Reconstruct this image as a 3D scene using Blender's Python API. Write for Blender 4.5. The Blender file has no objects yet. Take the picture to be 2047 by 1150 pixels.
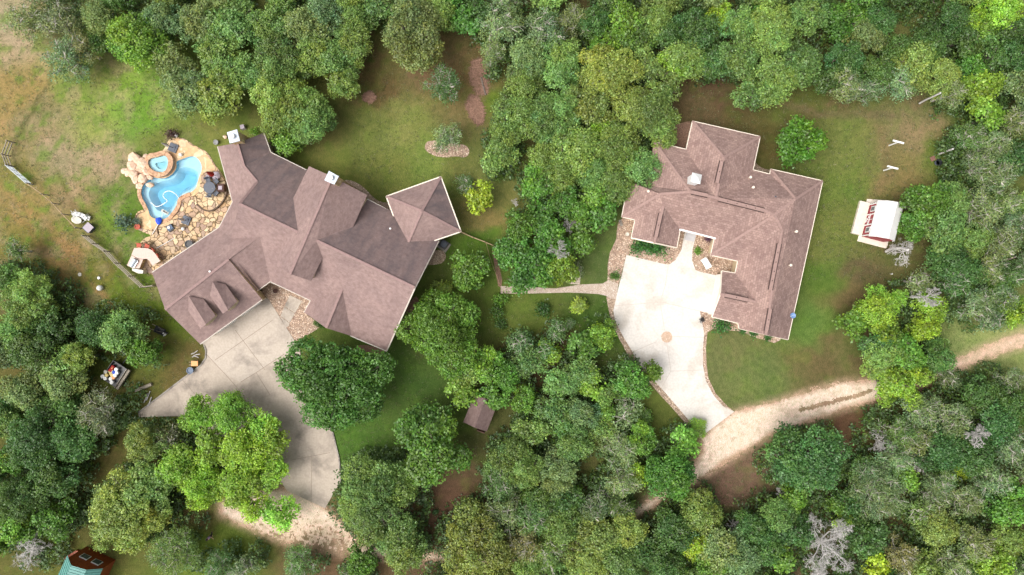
import bpy, bmesh, math, random
import numpy as np
from mathutils import Vector, Matrix
from mathutils.geometry import tessellate_polygon
PI = math.pi
# ------------------------------------------------------------------ camera
H = 77.0            # camera height in metres, looking straight down
S = 18.0            # ground scale used when the site was measured
sc = bpy.context.scene
COL = sc.collection
cam = bpy.data.cameras.new('camera'); cam.sensor_width = 36.0
cam.lens = 36.0 * H / (2047.0 / S); cam.clip_end = 3000
co = bpy.data.objects.new('camera', cam); COL.objects.link(co)
co.location = (0, 0, H); sc.camera = co
# ------------------------------------------------------------------ light
SUN_EL, SUN_AZ = 60.0, 243.0          # compass degrees, north = +Y
world = bpy.data.worlds.new('World'); sc.world = world; world.use_nodes = True
wn = world.node_tree.nodes; wl = world.node_tree.links
sky = wn.new('ShaderNodeTexSky'); sky.sky_type = 'NISHITA'; sky.sun_disc = False
sky.sun_elevation = math.radians(SUN_EL); sky.sun_rotation = math.radians(SUN_AZ)
sky.air_density = 0.6; sky.dust_density = 6.0; sky.ozone_density = 0.6
wn['Background'].inputs['Strength'].default_value = 0.15
hs_ = wn.new('ShaderNodeHueSaturation'); hs_.inputs['Saturation'].default_value = .35      # thin white overcast
wl.new(sky.outputs[0], hs_.inputs['Color']); wl.new(hs_.outputs[0], wn['Background'].inputs['Color'])
sun = bpy.data.lights.new('sun', 'SUN'); sun.energy = 0.9; sun.angle = math.radians(50); sun.color = (1, .955, .9)
so = bpy.data.objects.new('sun', sun); COL.objects.link(so)
el, az = math.radians(SUN_EL), math.radians(SUN_AZ)
d = Vector((math.sin(az) * math.cos(el), math.cos(az) * math.cos(el), math.sin(el)))
so.rotation_euler = d.to_track_quat('Z', 'Y').to_euler(); so.location = (0, 0, 60)
sc.view_settings.view_transform = 'Standard'; sc.view_settings.look = 'None'
sc.view_settings.gamma = 1.0; sc.view_settings.exposure = 0.80

# ------------------------------------------------------------------ helpers
def P(u, v, z=0.0):
    k = (H - z) / H
    return Vector(((u - 1023.5) / S * k, (575 - v) / S * k, z))
def lin(c):
    return tuple(((x / 255) / 12.92 if x / 255 <= .04045 else ((x / 255 + .055) / 1.055) ** 2.4) for x in c)
def alb(r, g, b, k=1.35):
    return tuple(min(.85, x / k) for x in lin((r, g, b)))

class MB:
    def __init__(s): s.v = []; s.f = []; s.uv = {}
    def add(s, vs, fs, uvs=None):
        o = len(s.v); s.v += [tuple(p) for p in vs]
        for i, f in enumerate(fs):
            if uvs: s.uv[len(s.f)] = uvs[i]
            s.f.append(tuple(o + k for k in f))
        return s
    def box(s, c, size, rz=0.0, rx=0.0, ry=0.0):
        M = Matrix.Translation(c) @ Matrix.Rotation(rz, 4, 'Z') @ Matrix.Rotation(ry, 4, 'Y') @ Matrix.Rotation(rx, 4, 'X')
        x, y, z = [a / 2 for a in size]
        vs = [M @ Vector(p) for p in ((-x,-y,-z),(x,-y,-z),(x,y,-z),(-x,y,-z),(-x,-y,z),(x,-y,z),(x,y,z),(-x,y,z))]
        return s.add(vs, [(3,2,1,0),(4,5,6,7),(0,1,5,4),(1,2,6,5),(2,3,7,6),(3,0,4,7)])
    def beam(s, p, q, w, h):
        p, q = Vector(p), Vector(q); dd = q - p; L = dd.length
        if L < 1e-5: return s
        x = dd / L; up = Vector((0, 0, 1)) if abs(x.z) < .95 else Vector((1, 0, 0))
        y = up.cross(x).normalized(); z = x.cross(y)
        vs = []
        for a in (p, q):
            for sy, sz in ((-1,-1),(1,-1),(1,1),(-1,1)): vs.append(a + y * sy * w / 2 + z * sz * h / 2)
        return s.add(vs, [(0,3,2,1),(4,5,6,7),(0,1,5,4),(1,2,6,5),(2,3,7,6),(3,0,4,7)])
    def tube(s, pts, rad, n=8, cap=True):
        pts = [Vector(p) for p in pts]; m = len(pts)
        if not hasattr(rad, '__len__'): rad = [rad] * m
        vs = []; a = None
        for i, p in enumerate(pts):
            t = (pts[min(i + 1, m - 1)] - pts[max(i - 1, 0)])
            t = t.normalized() if t.length > 1e-6 else Vector((0, 0, 1))
            if a is None: a = t.cross(Vector((0, 0, 1)) if abs(t.z) < .9 else Vector((1, 0, 0))).normalized()
            a = (a - t * a.dot(t)).normalized(); b = t.cross(a)
            for k in range(n):
                an = 2 * PI * k / n; vs.append(p + (a * math.cos(an) + b * math.sin(an)) * rad[i])
        fs = []
        for i in range(m - 1):
            for k in range(n):
                k2 = (k + 1) % n; fs.append((i*n+k, i*n+k2, (i+1)*n+k2, (i+1)*n+k))
        if cap: fs += [tuple(range(n - 1, -1, -1)), tuple((m - 1) * n + k for k in range(n))]
        return s.add(vs, fs)
    def lathe(s, c, prof, n=20, sx=1, sy=1, rz=0):
        vs = []; fs = []; m = len(prof); c = Vector(c)
        for r, z in prof:
            for k in range(n):
                an = 2 * PI * k / n; x = r*sx*math.cos(an); y = r*sy*math.sin(an)
                vs.append(c + Vector((x*math.cos(rz)-y*math.sin(rz), x*math.sin(rz)+y*math.cos(rz), z)))
        for i in range(m - 1):
            for k in range(n):
                k2 = (k + 1) % n; fs.append((i*n+k, i*n+k2, (i+1)*n+k2, (i+1)*n+k))
        if prof[0][0] > 1e-4: fs.append(tuple(range(n - 1, -1, -1)))
        if prof[-1][0] > 1e-4: fs.append(tuple((m - 1) * n + k for k in range(n)))
        return s.add(vs, fs)
    def prism(s, poly, z0, z1, bottom=False):
        poly = [(p[0], p[1]) for p in poly]
        ar = sum(poly[i][0]*poly[(i+1)%len(poly)][1]-poly[(i+1)%len(poly)][0]*poly[i][1] for i in range(len(poly)))
        if ar < 0: poly = poly[::-1]
        n = len(poly)
        vs = [(x, y, z0) for x, y in poly] + [(x, y, z1) for x, y in poly]
        fs = [(i, (i+1) % n, n + (i+1) % n, n + i) for i in range(n)] + [tuple(range(n, 2*n))]
        if bottom: fs.append(tuple(range(n - 1, -1, -1)))
        return s.add(vs, fs)
    def rock(s, c, r, seed, flat=.6, n=2):
        rnd = random.Random(seed); bm = bmesh.new(); bmesh.ops.create_icosphere(bm, subdivisions=n, radius=1)
        ax = [Vector((rnd.gauss(0,1), rnd.gauss(0,1), rnd.gauss(0,1))).normalized() for _ in range(7)]
        cut = [rnd.uniform(.55, .85) for _ in ax]
        sx, sy = rnd.uniform(.8, 1.2), rnd.uniform(.8, 1.2)
        for v in bm.verts:
            for a, k in zip(ax, cut):
                dd = v.co.dot(a)
                if dd > k: v.co -= a * (dd - k) * .9
            v.co = Vector((v.co.x*r*sx, v.co.y*r*sy, v.co.z*r*flat)) + Vector(c)
        bm.verts.index_update()
        s.add([v.co.copy() for v in bm.verts], [tuple(v.index for v in f.verts) for f in bm.faces]); bm.free()
        return s
    def build(s, name, mat, parent=None, smooth=False, origin=None, at=None):
        if at is not None: origin = at; s.v = [tuple(Vector(v) + Vector(at)) for v in s.v]
        o3 = Vector(origin) if origin is not None else (parent_origin(parent) if parent else Vector((0,0,0)))
        me = bpy.data.meshes.new(name)
        me.from_pydata([tuple(Vector(v) - o3) for v in s.v], [], s.f)
        if s.uv:
            ul = me.uv_layers.new(name='uv')
            for i, p in enumerate(me.polygons):
                if i in s.uv:
                    for k, li in enumerate(p.loop_indices): ul.data[li].uv = s.uv[i][k]
        me.materials.append(mat)
        if smooth: me.polygons.foreach_set('use_smooth', [True] * len(me.polygons))
        me.update()
        ob = bpy.data.objects.new(name, me); COL.objects.link(ob)
        if parent: ob.parent = parent
        elif origin is not None: ob.location = origin
        ORI[ob.name] = o3
        return ob
ORI = {}
def parent_origin(p): return ORI.get(p.name, Vector((0, 0, 0)))
def tag(o, label, cat, group=None):
    o['label'] = label; o['category'] = cat
    if group: o['group'] = group
    return o
def thing(name, label, cat, loc=(0, 0, 0), group=None):
    o = bpy.data.objects.new(name, None); COL.objects.link(o); o.location = loc; o.empty_display_size = .3
    ORI[o.name] = Vector(loc); return tag(o, label, cat, group)
def local(o):           # built about its own origin instead of the world's
    ORI[o.name] = Vector((0, 0, 0)); return o
def struct(o): o['kind'] = 'structure'; return o
def dup(root, loc, rz, label, scale=None):
    r = root.copy(); COL.objects.link(r); r.location = loc; r.rotation_euler = (0, 0, rz); r['label'] = label
    if scale: r.scale = (scale,) * 3
    for ch in list(root.children):
        c = ch.copy(); COL.objects.link(c); c.parent = r
        for g in ch.children:
            e = g.copy(); COL.objects.link(e); e.parent = c
    return r

# ------------------------------------------------------------------ numpy noise
_rs = np.random.RandomState(5); _L = _rs.rand(256, 256)
def vnoise(x, y, sc_=1.0, off=0):
    x = np.asarray(x) * sc_ + off * 17.3 + 400; y = np.asarray(y) * sc_ + off * 9.1 + 400
    xi = np.floor(x).astype(int); yi = np.floor(y).astype(int); fx = x - xi; fy = y - yi
    fx = fx*fx*(3-2*fx); fy = fy*fy*(3-2*fy)
    a = _L[xi % 256, yi % 256]; b = _L[(xi+1) % 256, yi % 256]; c = _L[xi % 256, (yi+1) % 256]; d_ = _L[(xi+1) % 256, (yi+1) % 256]
    return (a*(1-fx)+b*fx)*(1-fy) + (c*(1-fx)+d_*fx)*fy
def fbm(x, y, sc_=1.0, o=4, off=0):
    t = 0; w = 0; a = 1.0
    for i in range(o):
        t = t + a * vnoise(x, y, sc_ * 2**i, off + i); w += a; a *= .55
    return t / w
def inpoly(x, y, poly):
    r = np.zeros(np.shape(x), bool); n = len(poly); j = n - 1
    for i in range(n):
        xi, yi = poly[i][0], poly[i][1]; xj, yj = poly[j][0], poly[j][1]
        c = ((yi > y) != (yj > y)) & (x < (xj - xi) * (y - yi) / (yj - yi + 1e-12) + xi)
        r ^= c; j = i
    return r
def dist_poly(x, y, pts, closed=False):
    dm = np.full(np.shape(x), 1e9); n = len(pts)
    for i in range(n if closed else n - 1):
        ax, ay = pts[i][0], pts[i][1]; bx, by = pts[(i+1) % n][0], pts[(i+1) % n][1]
        L = (bx-ax)**2 + (by-ay)**2 + 1e-9
        t = np.clip(((x-ax)*(bx-ax)+(y-ay)*(by-ay))/L, 0, 1)
        dm = np.minimum(dm, np.hypot(x-ax-t*(bx-ax), y-ay-t*(by-ay)))
    return dm
def gp(l): return [tuple(P(u, v)[:2]) for u, v in l]
def smooth_poly(pts, it=2, closed=True):
    pts = [Vector(p) for p in pts]
    for _ in range(it):
        o = []; n = len(pts)
        for i in range(n if closed else n - 1):
            a, b = pts[i], pts[(i+1) % n]; o += [a*.75+b*.25, a*.25+b*.75]
        if not closed: o = [pts[0]] + o + [pts[-1]]
        pts = o
    return [tuple(p) for p in pts]

# ------------------------------------------------------------------ materials
def newmat(name):
    m = bpy.data.materials.new(name); m.use_nodes = True; nt = m.node_tree
    b = nt.nodes['Principled BSDF']; return m, nt, b
def N(nt, t, **kw):
    n = nt.nodes.new(t)
    for k, v in kw.items():
        if k in n.inputs: n.inputs[k].default_value = v
        else: setattr(n, k, v)
    return n
def ramp(nt, stops, interp='LINEAR'):
    r = nt.nodes.new('ShaderNodeValToRGB'); r.color_ramp.interpolation = interp
    e = r.color_ramp.elements
    while len(e) < len(stops): e.new(.5)
    for i, (p, c) in enumerate(stops): e[i].position = p; e[i].color = tuple(c) + (1,)
    return r
def bump(nt, b, h, strength=.3, dist=.05):
    n = N(nt, 'ShaderNodeBump', Strength=strength, Distance=dist); nt.links.new(h, n.inputs['Height']); nt.links.new(n.outputs[0], b.inputs['Normal'])
def simple(name, col, rough=.6, var=.25, scale=6.0, metal=0.0, bmp=0.15):
    m, nt, b = newmat(name); tc = N(nt, 'ShaderNodeTexCoord')
    no = N(nt, 'ShaderNodeTexNoise', Scale=scale, Detail=5.0); nt.links.new(tc.outputs['Object'], no.inputs['Vector'])
    r = ramp(nt, [(.3, tuple(c*(1-var) for c in col)), (.7, tuple(min(1, c*(1+var*.6)) for c in col))])
    nt.links.new(no.outputs[0], r.inputs[0]); nt.links.new(r.outputs[0], b.inputs['Base Color'])
    b.inputs['Roughness'].default_value = rough; b.inputs['Metallic'].default_value = metal
    if bmp: bump(nt, b, no.outputs[0], bmp, .02)
    return m
def shingle(name, cols, course=.145, stain=0.0, contrast=1.0, blotch=.6):
    m, nt, b = newmat(name); uv = N(nt, 'ShaderNodeUVMap'); tc = N(nt, 'ShaderNodeTexCoord')
    br = N(nt, 'ShaderNodeTexBrick', Scale=1.0); br.inputs['Brick Width'].default_value = .34; br.inputs['Row Height'].default_value = course
    br.inputs['Mortar Size'].default_value = .012; br.inputs['Bias'].default_value = 0.0
    br.inputs['Color1'].default_value = tuple(cols[0]) + (1,); br.inputs['Color2'].default_value = tuple(cols[1]) + (1,)
    br.inputs['Mortar'].default_value = tuple(c*(1-.55*contrast) for c in cols[0]) + (1,)
    nt.links.new(uv.outputs[0], br.inputs['Vector'])
    n1 = N(nt, 'ShaderNodeTexNoise', Scale=blotch*5, Detail=6.0, Roughness=.7); nt.links.new(tc.outputs['Object'], n1.inputs['Vector'])
    r1 = ramp(nt, [(.32, (.78, .77, .78)), (.5, (1, 1, 1)), (.68, (1.16, 1.2, 1.2))]); nt.links.new(n1.outputs[0], r1.inputs[0])
    mx = N(nt, 'ShaderNodeMix', data_type='RGBA', blend_type='MULTIPLY'); mx.inputs[0].default_value = 1
    nt.links.new(br.outputs[0], mx.inputs[6]); nt.links.new(r1.outputs[0], mx.inputs[7])
    n2 = N(nt, 'ShaderNodeTexNoise', Scale=.35, Detail=3.0); nt.links.new(tc.outputs['Object'], n2.inputs['Vector'])
    r2 = ramp(nt, [(.35, (.86, .85, .86)), (.65, (1.06, 1.05, 1.04))]); nt.links.new(n2.outputs[0], r2.inputs[0])
    m2 = N(nt, 'ShaderNodeMix', data_type='RGBA', blend_type='MULTIPLY'); m2.inputs[0].default_value = 1
    nt.links.new(mx.outputs[2], m2.inputs[6]); nt.links.new(r2.outputs[0], m2.inputs[7])
    out = m2.outputs[2]
    if stain:       # algae streaks running down the slope, grown only on the damp north pitches (vertex attribute 'algae')
        at = N(nt, 'ShaderNodeAttribute', attribute_name='algae')
        mp = N(nt, 'ShaderNodeMapping'); mp.inputs['Scale'].default_value = (1.0, .3, 1); nt.links.new(uv.outputs[0], mp.inputs[0])
        n3 = N(nt, 'ShaderNodeTexNoise', Scale=1.0, Detail=5.0, Roughness=.65); nt.links.new(mp.outputs[0], n3.inputs['Vector'])
        r3 = ramp(nt, [(.34, (.12, .12, .12)), (.68, (.78, .78, .78))]); nt.links.new(n3.outputs[0], r3.inputs[0])
        mu = N(nt, 'ShaderNodeMath', operation='MULTIPLY'); nt.links.new(r3.outputs[0], mu.inputs[0]); nt.links.new(at.outputs['Fac'], mu.inputs[1])
        m3 = N(nt, 'ShaderNodeMix', data_type='RGBA'); nt.links.new(mu.outputs[0], m3.inputs[0]); nt.links.new(out, m3.inputs[6]); m3.inputs[7].default_value = (.10, .082, .086, 1)
        out = m3.outputs[2]
    nt.links.new(out, b.inputs['Base Color']); b.inputs['Roughness'].default_value = .95
    bump(nt, b, br.outputs['Fac'], .4, .02); return m
def stones(name, cols, scale, joint, jw=.06, rough=.85, bmp=.6, distort=.25):
    m, nt, b = newmat(name); tc = N(nt, 'ShaderNodeTexCoord')
    no = N(nt, 'ShaderNodeTexNoise', Scale=scale*.9, Detail=2.0); nt.links.new(tc.outputs['Object'], no.inputs['Vector'])
    ad = N(nt, 'ShaderNodeMix', data_type='RGBA', blend_type='LINEAR_LIGHT'); ad.inputs[0].default_value = distort/scale
    nt.links.new(tc.outputs['Object'], ad.inputs[6]); nt.links.new(no.outputs['Color'], ad.inputs[7])
    v1 = N(nt, 'ShaderNodeTexVoronoi', Scale=scale); nt.links.new(ad.outputs[2], v1.inputs['Vector'])
    v2 = N(nt, 'ShaderNodeTexVoronoi', Scale=scale, feature='DISTANCE_TO_EDGE'); nt.links.new(ad.outputs[2], v2.inputs['Vector'])
    sx = N(nt, 'ShaderNodeSeparateColor'); nt.links.new(v1.outputs['Color'], sx.inputs[0])
    r = ramp(nt, [(i/(len(cols)-1), c) for i, c in enumerate(cols)]); nt.links.new(sx.outputs[0], r.inputs[0])
    n2 = N(nt, 'ShaderNodeTexNoise', Scale=scale*2.2, Detail=4.0); nt.links.new(tc.outputs['Object'], n2.inputs['Vector'])
    r2 = ramp(nt, [(.3, (.8, .8, .8)), (.7, (1.12, 1.12, 1.12))]); nt.links.new(n2.outputs[0], r2.inputs[0])
    mm = N(nt, 'ShaderNodeMix', data_type='RGBA', blend_type='MULTIPLY'); mm.inputs[0].default_value = 1
    nt.links.new(r.outputs[0], mm.inputs[6]); nt.links.new(r2.outputs[0], mm.inputs[7])
    r3 = ramp(nt, [(jw*.5, (0, 0, 0)), (jw*1.3, (1, 1, 1))]); nt.links.new(v2.outputs['Distance'], r3.inputs[0])
    mj = N(nt, 'ShaderNodeMix', data_type='RGBA'); nt.links.new(r3.outputs[0], mj.inputs[0]); mj.inputs[6].default_value = tuple(joint) + (1,); nt.links.new(mm.outputs[2], mj.inputs[7])
    nt.links.new(mj.outputs[2], b.inputs['Base Color']); b.inputs['Roughness'].default_value = rough
    bump(nt, b, r3.outputs[0], bmp, .03); return m
def concrete(name, base, stain, amount=.5, sc_=.25):
    m, nt, b = newmat(name); tc = N(nt, 'ShaderNodeTexCoord')
    n1 = N(nt, 'ShaderNodeTexNoise', Scale=sc_, Detail=7.0, Roughness=.62, Distortion=.4); nt.links.new(tc.outputs['Object'], n1.inputs['Vector'])
    r = ramp(nt, [(.5-.14*amount-.02, stain), (.5+.03, base)]); nt.links.new(n1.outputs[0], r.inputs[0])
    n2 = N(nt, 'ShaderNodeTexNoise', Scale=5.0, Detail=5.0); nt.links.new(tc.outputs['Object'], n2.inputs['Vector'])
    r2 = ramp(nt, [(.3, (.88, .88, .87)), (.7, (1.06, 1.06, 1.06))]); nt.links.new(n2.outputs[0], r2.inputs[0])
    mm = N(nt, 'ShaderNodeMix', data_type='RGBA', blend_type='MULTIPLY'); mm.inputs[0].default_value = 1
    nt.links.new(r.outputs[0], mm.inputs[6]); nt.links.new(r2.outputs[0], mm.inputs[7])
    nt.links.new(mm.outputs[2], b.inputs['Base Color']); b.inputs['Roughness'].default_value = .85
    bump(nt, b, n2.outputs[0], .1, .01); return m
def groundmat(name, attr=True, col=(.3, .25, .2)):
    m, nt, b = newmat(name); tc = N(nt, 'ShaderNodeTexCoord')
    if attr: src = N(nt, 'ShaderNodeAttribute', attribute_name='soil').outputs['Color']
    else:
        c = N(nt, 'ShaderNodeRGB'); c.outputs[0].default_value = tuple(col) + (1,); src = c.outputs[0]
    n1 = N(nt, 'ShaderNodeTexNoise', Scale=1.6, Detail=9.0, Roughness=.72); nt.links.new(tc.outputs['Object'], n1.inputs['Vector'])
    r1 = ramp(nt, [(.3, (.70, .76, .66)), (.5, (1, 1, 1)), (.7, (1.32, 1.18, 1.3))]); nt.links.new(n1.outputs[0], r1.inputs[0])
    mm = N(nt, 'ShaderNodeMix', data_type='RGBA', blend_type='MULTIPLY'); mm.inputs[0].default_value = 1
    nt.links.new(src, mm.inputs[6]); nt.links.new(r1.outputs[0], mm.inputs[7])
    n2 = N(nt, 'ShaderNodeTexNoise', Scale=9.0, Detail=4.0, Roughness=.8); nt.links.new(tc.outputs['Object'], n2.inputs['Vector'])
    r2 = ramp(nt, [(.33, (.58, .64, .54)), (.5, (1, 1, 1)), (.67, (1.48, 1.38, 1.38))]); nt.links.new(n2.outputs[0], r2.inputs[0])
    m2 = N(nt, 'ShaderNodeMix', data_type='RGBA', blend_type='MULTIPLY'); m2.inputs[0].default_value = 1
    nt.links.new(mm.outputs[2], m2.inputs[6]); nt.links.new(r2.outputs[0], m2.inputs[7])
    nt.links.new(m2.outputs[2], b.inputs['Base Color']); b.inputs['Roughness'].default_value = 1.0
    b.inputs['Specular IOR Level'].default_value = .1
    bump(nt, b, n2.outputs[0], .6, .06); return m
def leafmat(name):
    m = bpy.data.materials.new(name); m.use_nodes = True; nt = m.node_tree; nt.nodes.remove(nt.nodes['Principled BSDF'])
    oi = N(nt, 'ShaderNodeObjectInfo'); at = N(nt, 'ShaderNodeAttribute', attribute_name='tint')
    mm = N(nt, 'ShaderNodeMix', data_type='RGBA', blend_type='MULTIPLY'); mm.inputs[0].default_value = 1
    nt.links.new(oi.outputs['Color'], mm.inputs[6]); nt.links.new(at.outputs['Color'], mm.inputs[7])
    df = N(nt, 'ShaderNodeBsdfDiffuse'); tr = N(nt, 'ShaderNodeBsdfTranslucent'); gl = N(nt, 'ShaderNodeBsdfGlossy', Roughness=.45)
    nt.links.new(mm.outputs[2], df.inputs[0]); nt.links.new(mm.outputs[2], tr.inputs[0])
    a = N(nt, 'ShaderNodeMixShader'); a.inputs[0].default_value = .42; nt.links.new(df.outputs[0], a.inputs[1]); nt.links.new(tr.outputs[0], a.inputs[2])
    gl.inputs['Color'].default_value = (.9, .95, .9, 1)
    b = N(nt, 'ShaderNodeMixShader'); b.inputs[0].default_value = .035; nt.links.new(a.outputs[0], b.inputs[1]); nt.links.new(gl.outputs[0], b.inputs[2])
    nt.links.new(b.outputs[0], nt.nodes['Material Output'].inputs[0]); return m
M = {}
M['leaf'] = leafmat('leaves')
M['bark'] = simple('bark', (.16, .13, .105), .9, .4, 5)
M['deadbark'] = simple('dead_bark', (.47, .45, .425), .9, .3, 5)
M['palebark'] = simple('pale_bark', (.45, .42, .36), .9, .35, 4)
M['ground'] = groundmat('ground')
M['gravelroad'] = groundmat('gravel_road')
M['roof1'] = shingle('old_shingles', (alb(160, 136, 130), alb(150, 126, 120)), stain=1.0, contrast=.35, blotch=.5)
M['roof2'] = shingle('new_shingles', (alb(178, 150, 139), alb(150, 122, 114)), contrast=.95, blotch=1.7, course=.25)
M['roof3'] = shingle('shed_shingles', (alb(128, 108, 102), alb(118, 96, 92)), contrast=.4)
M['drive1'] = concrete('weathered_concrete', alb(203, 190, 175), alb(128, 119, 110), 1.5, .3)
M['drive2'] = concrete('bright_concrete', (.58, .545, .50), (.49, .445, .39), .6, .3)
M['kerb'] = concrete('kerb_concrete', alb(165, 158, 148), alb(120, 112, 105), .7, 1.5)
M['joint'] = simple('joint', alb(150, 135, 120), .9, .2, 8)
M['joint2'] = simple('pale_joint', alb(205, 192, 180), .9, .15, 8)
M['paver'] = stones('tan_pavers', [alb(226, 196, 170), alb(214, 184, 158), alb(236, 210, 186)], 6, alb(190, 160, 135), .05)
M['rock'] = stones('river_rock', [alb(236, 208, 182), alb(206, 176, 152), alb(246, 224, 202), alb(222, 188, 162), alb(180, 152, 134)], 5.5, alb(150, 124, 104), .09, bmp=.9)
M['rockdark'] = stones('mulched_rock', [alb(222, 198, 172), alb(190, 165, 142), alb(236, 214, 190)], 5, alb(150, 128, 106), .1, bmp=.9)
M['mulch'] = simple('mulch', alb(150, 118, 98), .95, .5, 7)
M['path'] = stones('crushed_stone_path', [alb(226, 208, 192), alb(205, 186, 168), alb(236, 222, 208)], 7, alb(180, 160, 140), .08)
M['flag'] = stones('flagstone', [alb(232, 202, 160), alb(220, 182, 138), alb(242, 216, 176), alb(202, 168, 138), alb(176, 150, 134), alb(234, 206, 164)], 1.7, alb(112, 92, 62), .06, distort=.5)
M['flagpale'] = stones('pale_flagstone', [alb(236, 202, 154), alb(228, 186, 138), alb(246, 220, 180), alb(222, 180, 134)], 1.1, alb(205, 175, 130), .02, distort=.5)
M['coping'] = stones('coping_stone', [alb(214, 168, 130), alb(226, 186, 150), alb(196, 150, 118)], 2.2, alb(150, 110, 80), .03)
M['boulder'] = stones('boulder', [alb(250, 222, 198), alb(244, 205, 172), alb(252, 232, 212)], 1.3, alb(225, 185, 150), .03, bmp=.2)
M['wall1'] = simple('limestone_wall', alb(214, 196, 160), .85, .3, 4)
M['chimstone'] = stones('chimney_stone', [alb(226, 200, 150), alb(214, 180, 120), alb(240, 224, 190)], 5, alb(170, 140, 100), .06)
M['wall2'] = simple('cream_wall', alb(232, 214, 180), .85, .15, 4)
M['trim1'] = simple('grey_gutter', alb(205, 196, 182), .5, .12, 3)
M['trim2'] = simple('cream_gutter', alb(248, 236, 216), .45, .06, 3)
M['white'] = simple('white_paint', (.74, .74, .72), .45, .06, 3)
M['offwhite'] = simple('off_white', alb(225, 220, 205), .6, .15, 4)
M['metal'] = simple('galvanised', alb(205, 214, 224), .35, .12, 4, metal=.25)
M['steel'] = simple('stainless', (.62, .64, .66), .25, .1, 4, metal=.8)
M['grey'] = simple('grey_paint', (.25, .25, .25), .6, .2, 4)
M['pinkgrey'] = simple('faded_plastic', alb(182, 170, 180), .6, .12, 4)
M['black'] = simple('black', (.018, .02, .024), .45, .2, 5)
M['slate'] = simple('dark_slate', alb(82, 90, 104), .5, .15, 4)
M['glass'] = simple('window_glass', (.05, .07, .08), .08, .1, 1)
M['red'] = simple('barn_red', alb(175, 72, 78), .7, .15, 4)
M['redcloth'] = simple('red_cloth', alb(178, 38, 34), .8, .2, 5)
M['terracotta'] = simple('terracotta', alb(200, 100, 76), .8, .2, 5)
M['brown'] = simple('brown_wicker', alb(98, 66, 56), .8, .3, 8)
M['wood'] = simple('grey_wood', alb(168, 158, 142), .9, .3, 6)
M['tanwood'] = simple('tan_wood', alb(190, 164, 128), .9, .25, 6)
M['deck'] = simple('pale_deck', alb(236, 224, 208), .8, .1, 3)
M['orangewood'] = simple('stained_cedar', alb(150, 66, 20), .6, .35, 5)
M['teal'] = simple('teal_metal', alb(110, 170, 160), .4, .12, 1)
M['countertop'] = simple('pink_granite', alb(214, 184, 168), .4, .12, 8)
M['blue'] = simple('blue_fabric', alb(20, 80, 215), .6, .2, 6)
M['dish'] = simple('dish_blue', alb(120, 155, 200), .5, .1, 3)
M['navy'] = simple('navy_plastic', alb(45, 80, 115), .4, .3, 6)
M['yellow'] = simple('yellow_plastic', alb(230, 205, 120), .5, .15, 5)
M['orange'] = simple('orange_plastic', alb(245, 165, 90), .5, .1, 5)
M['litegrey'] = simple('light_grey_fabric', alb(205, 196, 192), .8, .1, 5)
M['lavender'] = simple('lavender_shirt', alb(190, 160, 205), .8, .12, 20)
M['skin'] = simple('skin', alb(214, 170, 145), .6, .05, 10)
M['hair'] = simple('dark_hair', (.03, .02, .018), .6, .2, 20)
M['trousers'] = simple('dark_trousers', (.04, .035, .05), .8, .2, 12)
M['purple'] = simple('purple_leaves', alb(130, 80, 110), .7, .3, 10)
M['plaster'] = simple('pool_plaster', (.52, .66, .70), .7, .08, 1.2)
def watermat():
    m = bpy.data.materials.new('pool_water'); m.use_nodes = True; nt = m.node_tree; nt.nodes.remove(nt.nodes['Principled BSDF'])
    tr = N(nt, 'ShaderNodeBsdfTransparent'); gl = N(nt, 'ShaderNodeBsdfGlossy', Roughness=.05); fr = N(nt, 'ShaderNodeFresnel', IOR=1.33)
    tc = N(nt, 'ShaderNodeTexCoord'); no = N(nt, 'ShaderNodeTexNoise', Scale=3.0, Detail=3.0); nt.links.new(tc.outputs['Object'], no.inputs['Vector'])
    bp = N(nt, 'ShaderNodeBump', Strength=.25, Distance=.05); nt.links.new(no.outputs[0], bp.inputs['Height'])
    nt.links.new(bp.outputs[0], gl.inputs['Normal']); nt.links.new(bp.outputs[0], fr.inputs['Normal'])
    mx = N(nt, 'ShaderNodeMixShader'); nt.links.new(fr.outputs[0], mx.inputs[0]); nt.links.new(tr.outputs[0], mx.inputs[1]); nt.links.new(gl.outputs[0], mx.inputs[2])
    nt.links.new(mx.outputs[0], nt.nodes['Material Output'].inputs['Surface'])
    va = N(nt, 'ShaderNodeVolumeAbsorption', Density=.66); va.inputs['Color'].default_value = (.03, .68, .86, 1)
    nt.links.new(va.outputs[0], nt.nodes['Material Output'].inputs['Volume']); return m
M['water'] = watermat()
M['spawater'] = M['water'].copy(); M['spawater'].name = 'spa_water'
for n_ in M['spawater'].node_tree.nodes:
    if n_.type == 'VOLUME_ABSORPTION': n_.inputs['Density'].default_value = 1.1; n_.inputs['Color'].default_value = (.16, .72, .8, 1)

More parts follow.
